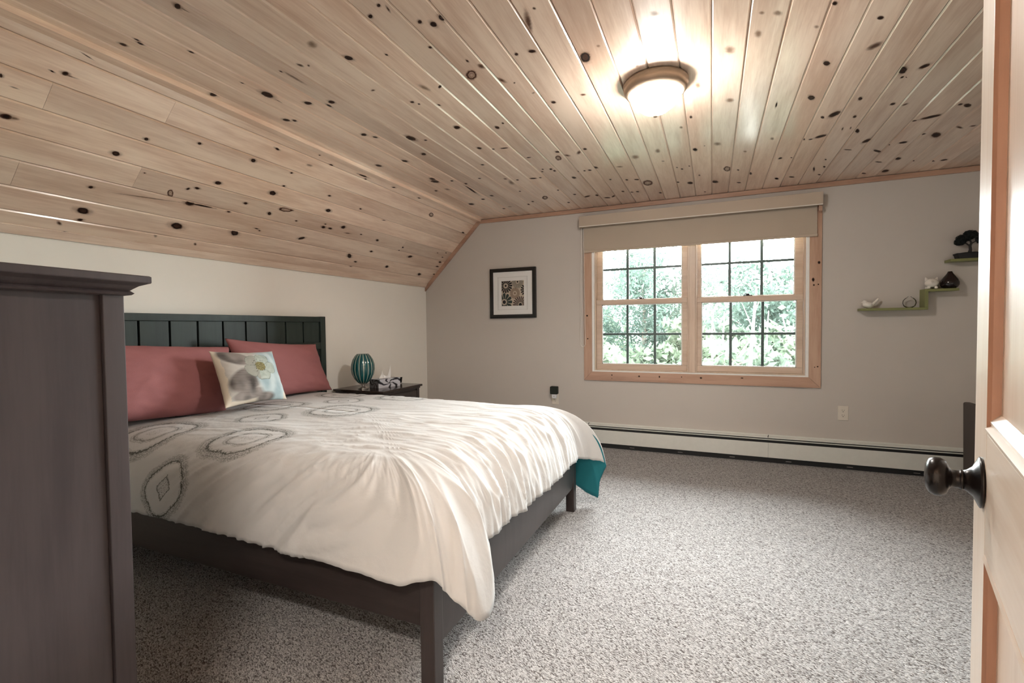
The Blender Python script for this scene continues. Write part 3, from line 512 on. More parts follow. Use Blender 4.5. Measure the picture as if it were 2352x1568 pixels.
# ------------------------------------------------------------ baseboard heater
ht = empty('baseboard_heater', (0, 0, 0), 'long off-white baseboard heater along the floor under the window', 'heater')
HX0, HX1 = XL+.02, 2.7
mb = MB(); mb.box(HX0, HX1, YB-.006, YB, .0, .225); mb.box(HX0, HX1, YB-.030, YB-.006, .212, .216); mb.box(HX0, HX1, YB-.050, YB-.030, .2035, .2145); mb.build('back_plate', MT['white_enamel'], ht)
mb = MB(); mb.box(HX0, HX1, YB-.047, YB-.006, .045, .2035); mb.box(HX0, HX1, YB-.050, YB-.006, .001, .045); mb.build('dark_cavity', MT['black'], ht)
mb = MB(); mb.box(HX0, HX1, YB-.060, YB-.048, .1895, .1955); mb.build('damper_blade', MT['white_enamel'], ht)
for a, b in ((HX0, -1.045), (-1.043, .43), (.431, 2.0), (2.001, HX1)):
    mb = MB(); mb.box(a, b, YB-.062, YB-.056, .043, .168); mb.box(a, b, YB-.062, YB-.048, .043, .046); mb.build('front_panel', MT['white_enamel'], ht, bevel=.0015)
for x in (-1.09, .43):
    mb = MB(); mb.tube([(x, YB-.045, .200), (x, YB-.05, .214), (x+.004, YB-.035, .226)], .003, 6); mb.build('bracket', MT['black'], ht)
for i in range(8): mb = MB(); mb.box(-.7+i*.42, -.66+i*.42, YB-.0525, YB-.049, .018, .022); mb.build('clip', MT['nickel'], ht)
# ------------------------------------------------------------ bed
BX0, BX1, BY0, BY1 = -2.89, -.784, 1.214, 2.855
bed = empty('bed', (-1.83, 2.03, 0), 'dark espresso wooden bed with panelled headboard', 'bed')
BI = Matrix.Translation((1.83, -2.03, 0))
def bpart(name, boxes, mt, bev=.003, par=None):
    m_ = MB()
    for b in boxes: m_.box(*b, M=BI)
    return m_.build(name, mt, par or bed, bevel=bev)
pw = .052
for y in (BY0, BY1-pw): bpart('leg', [(BX1-pw, BX1, y, y+pw, 0, .375)], MT['espresso_z'])
HY0, HY1 = 1.150, 2.920
for y in (HY0, HY1-.05): bpart('headboard_post', [(-2.92, -2.868, y, y+.05, 0, 1.249)], MT['headboard'])
bpart('side_rail', [(-2.87, BX1-pw, BY0+.010, BY0+.036, .214, .372)], MT['espresso'])
bpart('side_rail', [(-2.87, BX1-pw, BY1-.036, BY1-.010, .214, .372)], MT['espresso'])
# footboard: slightly bowed outward face, bottom edge arched up
m_ = MB(); n = 24
for i in range(n):
    ya, yb = [BY0+pw+(BY1-BY0-2*pw)*t for t in (i/n, (i+1)/n)]
    prof = lambda y: [(BX1-.030, .147), (BX1-.010, .147), (BX1-.002, .20), (BX1-.001, .26), (BX1-.004, .33), (BX1-.010, .372), (BX1-.030, .372)]
    if i == 0: m_.prism([(x, z) for x, z in prof(0)], 'y', BY0+pw-.004, BY1-pw+.004, M=BI)
m_.build('footboard', MT['espresso_z'], bed, bevel=.002)
bpart('top_rail', [(-2.912, -2.872, HY0+.05, HY1-.05, 1.205, 1.247)], MT['headboard'])
bpart('bottom_rail', [(-2.912, -2.872, HY0+.05, HY1-.05, .99, 1.045), (-2.912, -2.872, HY0+.05, HY1-.05, .3, .36)], MT['headboard'])
gy = [HY0+.05]+[1.256+.1612*i for i in range(10)]+[HY1-.05]
for a, b in zip(gy[:-1], gy[1:]):
    bpart('panel_board', [(-2.905, -2.882, a+.0055, b-.0055, 1.045, 1.206)], MT['headboard'], .002)
bpart('backing', [(-2.9055, -2.9045, HY0+.05, HY1-.05, 1.045, 1.206)], MT['black'], 0)
bpart('lower_panel', [(-2.905, -2.885, HY0+.05, HY1-.05, .36, .99)], MT['headboard'])
for i in range(9):
    bpart('slat', [(-2.80+i*.23, -2.73+i*.23, BY0+.036, BY1-.036, .24, .262)], MT['sash'], 0)
# mattress under the duvet
mb = MB(); mb.box(-2.865, -.90, 1.30, 2.77, .263, .60); mt_ = mb.build('mattress', MT['mattress'], bevel=.05, seg=4)
tag(mt_, 'white mattress hidden under the duvet on the wooden bed', 'mattress')

# ------------------------------------------------------------ duvet
KEY = [  # Tx Ty | Hx Hy Hz
 (-2.868,1.45,-2.868,1.170,.400),(-2.3,1.45,-2.3,1.170,.397),(-1.9,1.45,-1.9,1.168,.402),(-1.41,1.45,-1.41,1.168,.388),(-1.22,1.45,-1.08,1.168,.380),
 (-1.17,1.455,-.88,1.170,.372),(-1.15,1.46,-.765,1.185,.400),(-1.14,1.47,-.715,1.212,.330),(-1.13,1.48,-.672,1.262,.252),(-1.125,1.49,-.660,1.320,.240),
 (-1.12,1.50,-.672,1.385,.270),(-1.12,1.51,-.700,1.440,.300),(-1.12,1.53,-.745,1.462,.380),(-1.12,1.66,-.752,1.64,.379),(-1.12,1.865,-.752,1.865,.357),
 (-1.12,2.2,-.750,2.217,.346),(-1.12,2.52,-.750,2.62,.350),(-1.12,2.57,-.760,2.82,.332),(-1.125,2.60,-.700,2.93,.305),(-1.13,2.625,-.622,3.012,.268),
 (-1.146,2.624,-.668,2.991,.150),(-1.165,2.622,-.676,2.988,.040),(-1.2,2.615,-.800,2.975,.105),(-1.3,2.60,-1.0,2.965,.22),(-1.6,2.61,-1.5,2.95,.36),(-2.2,2.64,-2.2,2.95,.37),(-2.868,2.64,-2.868,2.95,.38)]
KEY = np.array(KEY)
seg = np.hypot(np.diff(KEY[:, 2]), np.diff(KEY[:, 3]))+np.abs(np.diff(KEY[:, 4]))+.02
wk = np.concatenate(([0], np.cumsum(seg))); NW = 900
ws = np.linspace(0, wk[-1], NW)
# denser interpolation with smoothing
K = np.stack([np.interp(ws, wk, KEY[:, c]) for c in range(5)], 1)
ker = np.ones(5)/5
for c in range(5):
    pad = np.pad(K[:, c], 2, mode='edge'); K[:, c] = np.convolve(pad, ker, 'valid')
ZT = .672
def nz(x, y, z=0): return noise.noise((x, y, z))
def ridge(x, y, z=0): return max(-1, 1-abs(noise.noise((x, y, z)))*2.4)
def topz(x, y):
    dome = .014*max(0, 1-((y-2.05)/.85)**2)*max(0, min(1, (-1.0-x)/.5))
    z = ZT+dome
    # soft puffs and drag lines running lengthwise towards the foot, stronger near the near edge and foot
    a = min(1, max(0, (x+2.6)/1.4)); b = min(1, max(0, (2.2-y)/.6))
    z += .010*nz(x*2.3, y*3.1, 1.7)
    z += .0075*ridge(x*2.2+y*1.2, y*10-x*2.2, .3)**3*(.15+.85*a)*(.35+.65*b)
    z += .0045*ridge(x*3+y*3, y*17-x*5, 2.3)**2*(.1+.9*a)
    z += .0026*ridge(x*5, y*26+x*3, 4.1)*(.3+.7*a*b)
    return z
def sq(a): return a*abs(a)
NV, NI = 40, 40
verts = []; uvs = []
for i in range(NW):
    Tx, Ty, Hx, Hy, Hz = K[i]
    Sx = min(max(Tx, -2.868), -1.75); Sy = 2.05
    w = ws[i]
    for j in range(NI):      # inner strip spine -> T
        t = (j/NI)**.8; x = Sx+(Tx-Sx)*t; y = Sy+(Ty-Sy)*t
        verts.append((x, y, topz(x, y))); uvs.append((x, y))
    zT = topz(Tx, Ty); dx, dy = Hx-Tx, Hy-Ty; L = math.hypot(dx, dy)+1e-9; ux, uy = dx/L, dy/L
    Cx, Cy, Cz = Tx+dx*.90, Ty+dy*.90, ZT+.006
    if w > wk[19]:      # past the outermost fold of the far corner the cloth hangs back under it
        b_ = min(1, max(0, (Hx+1.25)/.5)); Cx, Cy, Cz = Cx*(1-b_)+(-.705)*b_, Cy*(1-b_)+2.945*b_, Cz-.022*max(b_, min(1, (Hx+2)/.8))
    arc = 0; pr = (Tx, Ty, zT)
    foot = 1 if (Hx > -.80 and 1.43 < Hy < 2.86) else 0
    footw = min(1, max(0, (Hy-1.40)/.08))*min(1, max(0, (2.90-Hy)/.08))*min(1, max(0, (Hx+.9)/.1))
    near = 1 if Hy < 1.3 and Hx < -.8 else 0
    for j in range(NV+1):
        v = j/NV; a, b, c = (1-v)**2, 2*v*(1-v), v*v
        x = a*Tx+b*Cx+c*Hx; y = a*Ty+b*Cy+c*Hy; z = a*zT+b*Cz+c*Hz
        arc += math.dist(pr, (x, y, z)); pr = (x, y, z)
        tz = 2*(1-v)*(Cz-zT)+2*v*(Hz-Cz); th = 2*(1-v)*.90*L+2*v*.10*L; q = math.hypot(tz, th)+1e-9
        no, nzv = -tz/q, th/q       # outward horizontal, up
        s_ = min(1, v*3)
        d = 0
        fall = min(1, v*2.2)*(1-.25*v)
        hx_ = Hy if footw > .5 else Hx
        if footw > 0:
            p = Hy*1.0
            d += footw*fall*(.019*sq(ridge(p*11+v*1.0, v*1.4, 2.2))+.010*sq(ridge(p*24+v*2.2, v*2.2, 7.7))+.004*ridge(p*50, v*4, 1.1))
        nf = (1-footw)
        p = Hx if Hy < 2 else -Hx
        amp = min(1, max(.12, (Hx+2.35)/1.1)) if Hy < 2 else .6*min(1, max(0, (-1.0-Hx)/.4))
        sh_ = v*.45*min(1, max(.1, (-.75-Hx)/.5)) if Hy < 2 else 0
        q_p = p+sh_
        d += nf*min(1, v*1.5)*amp*(.020*sq(ridge(q_p*8, v*.7, 3.3))+.014*sq(ridge(q_p*17, v*1.0, 5.1))+.005*ridge(q_p*36, v*2, 6.1))
        d += nf*max(0, 1-abs(v-.33)/.22)*min(1, amp+.15)*.004*max(0, ridge(p*34, v*3, 9.2))
        d += nf*.0022*nz(p*16, v*9, 8)*s_
        # same fine field as the top near v=0
        k0 = 1-min(1, v*4)
        fz = (topz(x, y)-ZT) if k0 > 0 else 0
        base = (1-k0)*d*1.0
        x += ux*no*base; y += uy*no*base; z += nzv*base + (k0*(fz-(zT-ZT))*a if v > 0 else 0)
        # scalloped hem
        if v > .7:
            z += (v-.7)/.3*(.006*nz(w*9, 2.2)+.004*nz(w*28, 5.5))
        verts.append((x, y, z)); uvs.append((Tx+ux*arc, Ty+uy*arc))
NR = NI+NV+1
faces = [(i*NR+j, (i+1)*NR+j, (i+1)*NR+j+1, i*NR+j+1) for i in range(NW-1) for j in range(NR-1)]
me = bpy.data.meshes.new('duvet'); me.from_pydata(verts, [], faces)
ul = me.uv_layers.new(name='flat'); li = np.zeros(len(me.loops), dtype=np.int32); me.loops.foreach_get('vertex_index', li)
ul.data.foreach_set('uv', np.array(uvs, dtype=np.float32)[li].ravel())
bm = bmesh.new(); bm.from_mesh(me); bmesh.ops.remove_doubles(bm, verts=bm.verts, dist=1e-4); bmesh.ops.recalc_face_normals(bm, faces=bm.faces)
if sum(f.normal.z for f in bm.faces) < 0: bmesh.ops.reverse_faces(bm, faces=bm.faces)
bm.to_mesh(me); bm.free(); me.polygons.foreach_set('use_smooth', [True]*len(me.polygons))
# duvet print: stitched medallions as node maths on the cloth's own flat coordinates
m = Mat('ivory_duvet_with_stitched_medallions')
uvn = m.node('ShaderNodeUVMap', uv_map='flat'); sp = m.node('ShaderNodeSeparateXYZ'); m.l.new(uvn.outputs[0], sp.inputs[0])
U, V = X(m.nt, sp.outputs[0]), X(m.nt, sp.outputs[1])
jn = m.noise(uvn.outputs[0], 90, 2, .7); jn2 = m.noise(uvn.outputs[0], 200, 2, .7)
def medal(cx, cy, r, small):
    a, b = (U-cx)/r, (V-cy)/r; rr = (a*a+b*b).sqrt(); th = b.atan2(a)
    sc = ((th*2).cos().abs()*.13 if small else (th*2).sin().abs()*.16)+(th*22).sin().abs()*.03+(jn-.5)*.22-.06
    q = rr/(sc+1)
    def line(at, w): return (q-at).abs().ss(w, w*.35)
    k = line(.86, .05)*1.1
    k = k.max(line(.94, .025)*.7).max(line(1.02, .028)*.6).max(line(1.09, .03)*.35).max(line(.79, .014)*.5)
    k = k.max((q-.98).abs().ss(.14, .08)*jn2.ss(.50, .60)*.75)
    if small:
        d = (a.abs()+b.abs()*.85)+(jn-.5)*.22; k = k.max((d-.33).abs().ss(.05, .02)*.9).max(d.lt(.30)*jn2.ss(.5, .62)*.7)
    else:
        k = k.max((q-.46).abs().ss(.04, .015)*.8).max((q-.53).abs().ss(.03, .01)*.45).max((q-.40).abs().ss(.025, .01)*.4)
        k = k.max(q.lt(.22)*jn2.ss(.5, .62)*.6)
    return k
mask = None
for cx, cy, r, s_ in ((-2.43, 2.655, .17, 0), (-1.92, 2.66, .17, 0), (-2.43, 2.05, .17, 0), (-1.93, 2.07, .17, 0), (-1.86, 1.43, .158, 0), (-2.41, 1.38, .17, 0),
                     (-2.19, 2.37, .115, 1), (-2.17, 1.75, .115, 1), (-2.045, 1.12, .118, 1), (-2.60, 1.06, .125, 1), (-1.88, .80, .12, 0), (-2.68, 1.75, .115, 1)):
    k = medal(cx, cy, r, s_); mask = k if mask is None else mask.max(k)
mask = mask*(jn2*.9+.45)
fabn = m.noise(uvn.outputs[0], 420, 3); lowf = m.noise(uvn.outputs[0], 6, 4)
base = m.mix(lowf*.3, (.575, .57, .56), (.53, .52, .51))
m.col(m.mix(mask.min(1), base, (.10, .10, .085))).set(Roughness=.8); m.b.inputs['Sheen Weight'].default_value = .1
m.b.inputs['Specular IOR Level'].default_value = .2
crease = (m.noise(uvn.outputs[0], 9, 4, .5, .6)-.5).abs()*-1.5+m.noise(uvn.outputs[0], 30, 4, .6, .3)*.4
m.bump(crease+fabn*.08+mask*.12, .4, .006)
me.materials.append(m.m); me.materials.append(MT['teal_cloth'])
duv = bpy.data.objects.new('duvet', me); COL.objects.link(duv)
sd = duv.modifiers.new('solid', 'SOLIDIFY'); sd.thickness = .005; sd.offset = -1; sd.material_offset = 1; sd.material_offset_rim = 0
tag(duv, 'rumpled ivory duvet with stitched grey medallions and teal underside, draped over the bed', 'duvet')

# ------------------------------------------------------------ pillows
def pillow(BL, BR, TR, TL, th, n=56, pinch=.05, colfn=None, wr=.004, seed=0, ear=.03):
    BL, BR, TR, TL = map(Vector, (BL, BR, TR, TL)); N = (BR-BL).cross(TL-BL).normalized()
    C = (BL+BR+TR+TL)/4; vs = []; cols = []; idx = {}
    def pt(u, v, sgn):
        e = (1-abs(2*u-1)**2.6)*(1-abs(2*v-1)**2.6); h = max(0, e)**.62
        # edges bow inward between the corners
        uu = .5+(u-.5)*(1-pinch*4*v*(1-v)*abs(2*u-1)**2); vv = .5+(v-.5)*(1-pinch*1.2*4*u*(1-u)*abs(2*v-1)**2)
        p = BL*(1-uu)*(1-vv)+BR*uu*(1-vv)+TR*uu*vv+TL*(1-uu)*vv
        w_ = wr*(ridge(u*3+seed, v*3+u*2, seed)*1.2+ridge(u*8+v*3, v*7, seed+2)*.5)*min(1, h*2)
        edge = wr*.5*nz(u*14+seed, v*14, 3)
        return p+N*sgn*(th/2*h+w_*(.4+.6*(1-h)))+N*edge
    def add(u, v, s_):
        vs.append(tuple(pt(u, v, s_))); cols.append(colfn(u, v) if colfn and s_ > 0 else (colfn(-1, -1) if colfn else (1, 1, 1))); return len(vs)-1
    g = {}
    for s_ in (1, -1):
        for i in range(n+1):
            for j in range(n+1):
                if s_ == -1 and (i in (0, n) or j in (0, n)): g[s_, i, j] = g[1, i, j]
                else: g[s_, i, j] = add(i/n, j/n, s_)
    fs = []
    for i in range(n):
        for j in range(n):
            fs.append((g[1, i, j], g[1, i+1, j], g[1, i+1, j+1], g[1, i, j+1])); fs.append((g[-1, i, j], g[-1, i, j+1], g[-1, i+1, j+1], g[-1, i+1, j]))
    me = bpy.data.meshes.new('pillow'); me.from_pydata(vs, [], fs); me.polygons.foreach_set('use_smooth', [True]*len(fs))
    if colfn:
        ca = me.color_attributes.new('print', 'FLOAT_COLOR', 'POINT'); ca.data.foreach_set('color', np.array([(*c, 1) for c in cols], dtype=np.float32).ravel())
    return me
def link(name, me, mt, label, cat, group=None):
    me.name = name; me.materials.append(mt); o = bpy.data.objects.new(name, me); COL.objects.link(o); return tag(o, label, cat, group)
link('pillow', pillow((-2.63, 1.14, .715), (-2.60, 1.865, .675), (-2.765, 2.02, 1.045), (-2.775, 1.20, 1.095), .19, seed=1, wr=.007, pinch=.03), MT['pink'],
     'dusty rose pillow nearest the dark dresser, leaning on the headboard', 'pillow', 'rose pillows against the headboard')
link('pillow', pillow((-2.665, 2.03, .69), (-2.69, 2.79, .682), (-2.79, 2.735, 1.035), (-2.77, 1.99, 1.10), .15, seed=5, wr=.006, pinch=.07), MT['pink'],
     'dusty rose pillow beside the nightstand, half hidden by the flower cushion', 'pillow', 'rose pillows against the headboard')
def mixc(a, b, t): t = max(0, min(1, t)); return tuple(p*(1-t)+q*t for p, q in zip(a, b))
def ell(u, v, cx, cy, rx, ry, ang): c, s = math.cos(ang), math.sin(ang); a, b = (u-cx), (v-cy); return math.hypot((a*c+b*s)/rx, (-a*s+b*c)/ry)
def cushcol(u, v):
    cream = (.66, .58, .47)
    if u < 0: return cream
    white = (.50, .47, .43); c = cream if (u < .06+.03*nz(v*6, 1) or v < .06) else white
    nn = nz(u*9, v*4, 2); st = .5+.5*ridge(u*5+v*26, v*5-u*3, 1)
    grey = mixc((.06, .05, .045), (.30, .26, .235), .35+.8*nn+.3*st)
    for e in (ell(u, v, .32, .38, .30, .22, .5), ell(u, v, .25, .82, .26, .15, -.6), ell(u, v, .36, .13, .30, .10, 0.1)):
        if e < 1: c = mixc(grey, c, (e-.8)/.2)
    blue = mixc((.33, .43, .46), (.52, .60, .60), .5+nn)
    e = ell(u, v, .86, .45, .42, .62, .1)
    if e < 1: c = mixc(blue, c, (e-.85)/.15)
    e = ell(u, v, .60, .05, .18, .10, 0)
    if e < 1: c = mixc(grey, c, (e-.6)/.4)
    if u > .93 and v < .12: c = cream
    a, b = u-.58, v-.61; r = math.hypot(a, b)*(1+.12*nz(u*9, v*9, 5)); t = math.atan2(b, a)
    pet = .27*(.74+.26*abs(math.cos(2.5*t+.4))**.7)
    if r < pet:
        k = .5+.5*nz(t*3, r*20); c = mixc((.30, .35, .30), (.50, .55, .49), k+.4*math.sin(t*30)*(.27-r))
        if a < -.04: c = mixc(c, (.30, .26, .22), .6)
        if abs(r-pet) < .008 or abs(math.sin(2.5*t+.4+1.57)) < .028: c = (.16, .18, .15)
    if r < .085:
        c = mixc((.34, .30, .13), (.12, .10, .04), .5+1.4*nz(u*60, v*60)); 
    if .08 < r < .13 and noise.noise((u*45, v*45, 9)) > .42: c = (.06, .05, .03)
    return c
cm = Mat('flower_print_cotton'); at = cm.node('ShaderNodeVertexColor', layer_name='print'); cm.col(at.outputs[0]).set(Roughness=.85); cm.bump(cm.noise(cm.coord('Object'), 400, 3), .4, .001)
link('cushion', pillow((-2.37, 1.695, .735), (-2.40, 2.115, .722), (-2.575, 2.165, 1.012), (-2.55, 1.738, 1.034), .12, n=120, seed=9, wr=.003, pinch=.07, colfn=cushcol), cm.m,
     'small square cushion printed with a pale blue and grey flower', 'cushion')

# ------------------------------------------------------------ dresser
DA = R(-6.5); F = Vector((-1.252, .658, 0))
# local frame: origin at the far right corner (floor), +x away from the face to the room's left is negative; y along the side
DR = empty('dresser', F, 'tall dark brown wooden dresser at the left edge by the doorway', 'dresser', rz=-DA)
DD, DWd, DZ = .46, .95, 1.237
def dr(name, boxes, mt=None, bev=.002, par=None):
    m_ = MB()
    for b in boxes: m_.box(*b)
    return m_.build(name, mt or MT['dresser'], par or DR, bevel=bev)
dr('side_panel', [(-.030, -.008, -DD+.045, -.045, .10, DZ)])
dr('stile', [(-.05, 0, -.045, 0, 0, DZ)]); dr('stile', [(-.05, 0, -DD, -DD+.045, 0, DZ)])
dr('side_rail', [(-.04, -.001, -DD+.045, -.045, .06, .12)])
dr('side_panel', [(-DWd+.008, -DWd+.03, -DD+.045, -.045, .06, DZ)]); dr('stile', [(-DWd, -DWd+.05, -.045, 0, 0, DZ)]); dr('stile', [(-DWd, -DWd+.05, -DD, -DD+.045, 0, DZ)])
dr('back_panel', [(-DWd+.02, -.02, -DD+.004, -DD+.012, .08, DZ)])
dr('plinth', [(-DWd+.05, -.05, -.02, -.004, .05, .12)])
def ring(prof, name):
    m_ = MB()
    def loop(o_, z): return [(-DWd-o_, -DD-min(o_, .012), z), (o_, -DD-min(o_, .012), z), (o_, o_, z), (-DWd-o_, o_, z)]
    L = [loop(o_, z) for o_, z in prof]
    for a, b in zip(L[:-1], L[1:]):
        for k_ in range(4): m_.quad(a[k_], a[(k_+1) % 4], b[(k_+1) % 4], b[k_])
    m_.quad(*L[0][::-1]); m_.quad(*L[-1]); return m_.build(name, MT['dresser'], DR, merge=True)
ring([(0, DZ-.006), (.010, DZ-.004), (.014, DZ), (.010, DZ+.004), (.008, DZ+.006), (.012, DZ+.010), (.020, DZ+.017), (.031, DZ+.022)], 'cornice')
t_ = ring([(.031, DZ+.0221), (.036, DZ+.024), (.037, DZ+.026), (.037, DZ+.039), (.034, DZ+.041)], 'top'); 
zs = [.13, .34, .55, .76, .96, DZ-.01]
for z0, z1 in zip(zs[:-1], zs[1:]):
    for xa, xb in (((-DWd+.055, -.055),) if z0 < .9 else ((-DWd+.055, -DWd/2-.004), (-DWd/2+.004, -.055))):
        d_ = dr('drawer', [(xa, xb, -.03, -.002, z0, z1-.012)])
        for kx in ((xa+.17, xb-.17) if xb-xa > .5 else ((xa+xb)/2,)):
            m_ = MB(); m_.lathe([(.006, 0), (.006, .014), (.015, .019), (.016, .025), (.010, .030), (0, .031)], 18, M=Matrix.Translation((kx, -.002, (z0+z1)/2)) @ Matrix.Rotation(R(-90), 4, 'X')); m_.build('knob', MT['oil_bronze'], d_, smooth=True)

# ------------------------------------------------------------ nightstand and things on it
NSX0, NSX1, NSY0, NSY1, NSZ = XL+.02, -2.40, 3.03, 3.585, .648
ns = empty('nightstand', (-2.66, 3.3, 0), 'dark wooden nightstand in the corner behind the bed', 'nightstand')
NI_ = Matrix.Translation((2.66, -3.3, 0))
def nsp(name, boxes, mt=MT['espresso'], bev=.002, par=None):
    m_ = MB()
    for b in boxes: m_.box(*b, M=NI_)
    return m_.build(name, mt, par or ns, bevel=bev)
MT['ns_top'] = wood('polished_espresso_top', (.040, .024, .019), (.020, .012, .010), .16, 'y', varied=.02)
nsp('top', [(NSX0, NSX1, NSY0, NSY1, NSZ-.018, NSZ)], MT['ns_top']); nsp('cornice', [(NSX0+.01, NSX1-.014, NSY0+.014, NSY1-.014, NSZ-.034, NSZ-.018)])
for x in (NSX0+.012, NSX1-.055):
    for y in (NSY0+.02, NSY1-.055): nsp('leg', [(x, x+.035, y, y+.035, 0, NSZ-.034)])
nsp('body', [(NSX0+.02, NSX1-.034, NSY0+.024, NSY1-.024, .12, NSZ-.034)])
for z0 in (.14, .375):
    d_ = nsp('drawer', [(NSX1-.034, NSX1-.022, NSY0+.06, NSY1-.06, z0, z0+.22)])
    m_ = MB(); m_.lathe([(.005, 0), (.005, .012), (.013, .018), (.010, .026), (0, .027)], 16, M=Matrix.Translation((NSX1-.022+2.66, 3.3075-3.3, z0+.11)) @ Matrix.Rotation(R(90), 4, 'Y')); m_.build('knob', MT['oil_bronze'], d_, smooth=True)
# teal ribbed glass lamp base
lv = empty('glass_lamp', (-2.68, 3.13, NSZ), 'teal ribbed glass egg lamp on a small metal foot on the nightstand', 'lamp')
tg = Mat('teal_ribbed_glass'); tv = tg.node('ShaderNodeTexCoord'); ts = tg.node('ShaderNodeSeparateXYZ'); tg.l.new(tv.outputs['Object'], ts.inputs[0])
ang = X(tg.nt, ts.outputs[1]).atan2(X(tg.nt, ts.outputs[0])); st = (ang*16).cos().ss(.62, .97)  # pale stripes put the see-through reflections of the ribs into the colour
tg.col(tg.mix(st, (.003, .085, .095), (.48, .56, .46))).set(Roughness=.07, Alpha=st*-.15+.93); tg.b.inputs['Coat Weight'].default_value = .6
mb = MB(); pr = [(0, .044), (.030, .044), (.045, .056), (.070, .085), (.090, .125), (.0965, .165), (.094, .205), (.082, .245), (.064, .274), (.047, .292), (.044, .293)]
mb.lathe(pr, 128, fx=lambda a, z: 1-.035*(.5+.5*math.cos(16*a))**3); mb.build('glass_body', tg.m, lv, smooth=True)
mb = MB(); mb.lathe([(.043, 0), (.043, .010), (.026, .016), (.012, .022), (.012, .034), (.020, .040), (.030, .044)], 32); mb.build('foot', MT['nickel'], lv, smooth=False, bevel=.001)
# tissue box
tb = empty('tissue_box', (-2.60, 3.315, NSZ), 'black and white patterned tissue box with a white tissue sticking out', 'tissue box', rz=R(-14))
def tcol(u, v):
    a, b = u-.5, v-.5; r = math.hypot(a*1.8, b); t = math.atan2(b, a*1.8)
    k = math.sin(5*t+r*7)+.25*math.sin(11*t)
    return (.02, .02, .025) if k > .62 or r < .07 else ((.30, .31, .36) if k > .38 else (.62, .63, .68))
def gridface(O, A, B, nu, nv, fn, vs, fs, cs):
    O, A, B = map(Vector, (O, A, B)); i0 = len(vs)
    for i in range(nu+1):
        for j in range(nv+1): vs.append(tuple(O+A*i/nu+B*j/nv)); cs.append(fn(i/nu, j/nv))
    for i in range(nu):
        for j in range(nv): fs.append((i0+i*(nv+1)+j, i0+(i+1)*(nv+1)+j, i0+(i+1)*(nv+1)+j+1, i0+i*(nv+1)+j+1))
vs, fs, cs = [], [], []; a, b, h = .06, .115, .072
dk = lambda u, v: mixc(tcol(u, v), (.02, .015, .012), .8)
gridface((a, -b, 0), (0, 2*b, 0), (0, 0, h), 90, 40, tcol, vs, fs, cs); gridface((-a, b, 0), (0, -2*b, 0), (0, 0, h), 60, 30, tcol, vs, fs, cs)
gridface((-a, -b, 0), (2*a, 0, 0), (0, 0, h), 60, 40, dk, vs, fs, cs); gridface((a, b, 0), (-2*a, 0, 0), (0, 0, h), 60, 40, tcol, vs, fs, cs)
gridface((-a, -b, h), (2*a, 0, 0), (0, 2*b, 0), 60, 90, tcol, vs, fs, cs); gridface((-a, b, 0), (2*a, 0, 0), (0, -2*b, 0), 1, 1, tcol, vs, fs, cs)
me = bpy.data.meshes.new('box'); me.from_pydata(vs, [], fs); ca = me.color_attributes.new('print', 'FLOAT_COLOR', 'POINT'); ca.data.foreach_set('color', np.array([(*c, 1) for c in cs], dtype=np.float32).ravel())
me.materials.append(cm.m); o = bpy.data.objects.new('carton', me); COL.objects.link(o); o.parent = tb
# tissue: a crumpled sheet with two peaks
mb = MB(); n = 20; P = {}
for i in range(n+1):
    for j in range(13):
        u, v = i/n, j/12; y = (u-.5)*.12; pk = .052*math.exp(-((u-.15)/.16)**2)+.088*math.exp(-((u-.80)/.13)**2)+.020
        P[i, j] = (.012*math.sin(u*9+v*2)*v+.012*(u-.5), y*(1-.2*v)+(.028*v*v if u > .5 else .01*v), h-.002+pk*v)
for i in range(n):
    for j in range(12): mb.quad(P[i, j], P[i+1, j], P[i+1, j+1], P[i, j+1])
t_ = mb.build('tissue', MT['tissue'], tb, smooth=True, merge=True); sm = t_.modifiers.new('s', 'SOLIDIFY'); sm.thickness = .001
# phone standing behind the box
ph = empty('phone', (-2.62, 3.50, NSZ), 'black phone with a pale rim leaning upright beside the tissue box', 'phone', rz=R(-14))
PT = Matrix.Rotation(R(-78), 4, 'Y')
mb = MB(); mb.box(.0, .060, -.062, .062, 0, .008, M=Matrix.Translation((0, 0, .003)) @ PT); mb.build('case', MT['ivory'], ph, bevel=.003)
mb = MB(); mb.box(.004, .056, -.058, .058, -.0012, .0002, M=Matrix.Translation((0, 0, .003)) @ PT); mb.build('screen', MT['gloss_black'], ph)
sb = MB(); sb.prism([(-.03, 0), (.03, 0), (.02, .028), (.002, .055), (-.02, .03)], 'y', -.02, .02); o = sb.build('dark_clock', MT['gloss_black'], bevel=.004, loc=(-2.78, 3.40, NSZ)); tag(o, 'small dark pointed desk clock behind the tissue box', 'clock')

# ------------------------------------------------------------ ceiling light
cl = empty('ceiling_light', (-.245, 2.312, ZC), 'round flush ceiling light with bronze ring and glowing frosted bowl', 'ceiling light')
mb = MB(); mb.lathe([(.118, -.004), (.142, -.001), (.146, -.006), (.146, -.014), (.141, -.019), (.144, -.025), (.141, -.036), (.134, -.046), (.124, -.054), (.118, -.056), (.114, -.050), (.110, -.03)], 64); mb.build('ring', MT['bronze'], cl, smooth=True)
em = Mat('glowing_frosted_glass'); em.col((.8, .78, .74)).set(Roughness=.4); em.b.inputs['Emission Color'].default_value = (1, .95, .89, 1); em.b.inputs['Emission Strength'].default_value = LAMP_E
mb = MB(); mb.lathe([(.1150, -.050), (.114, -.056), (.110, -.070), (.098, -.092), (.078, -.112), (.055, -.130), (.030, -.141), (.010, -.145), (0, -.145)], 64); mb.build('bowl', em.m, cl, smooth=True)
mb = MB(); mb.lathe([(0, -.142), (.013, -.142), (.0145, -.146), (.010, -.149), (.0115, -.153), (.008, -.158), (0, -.160)], 24); mb.build('finial', MT['bronze'], cl, smooth=True)

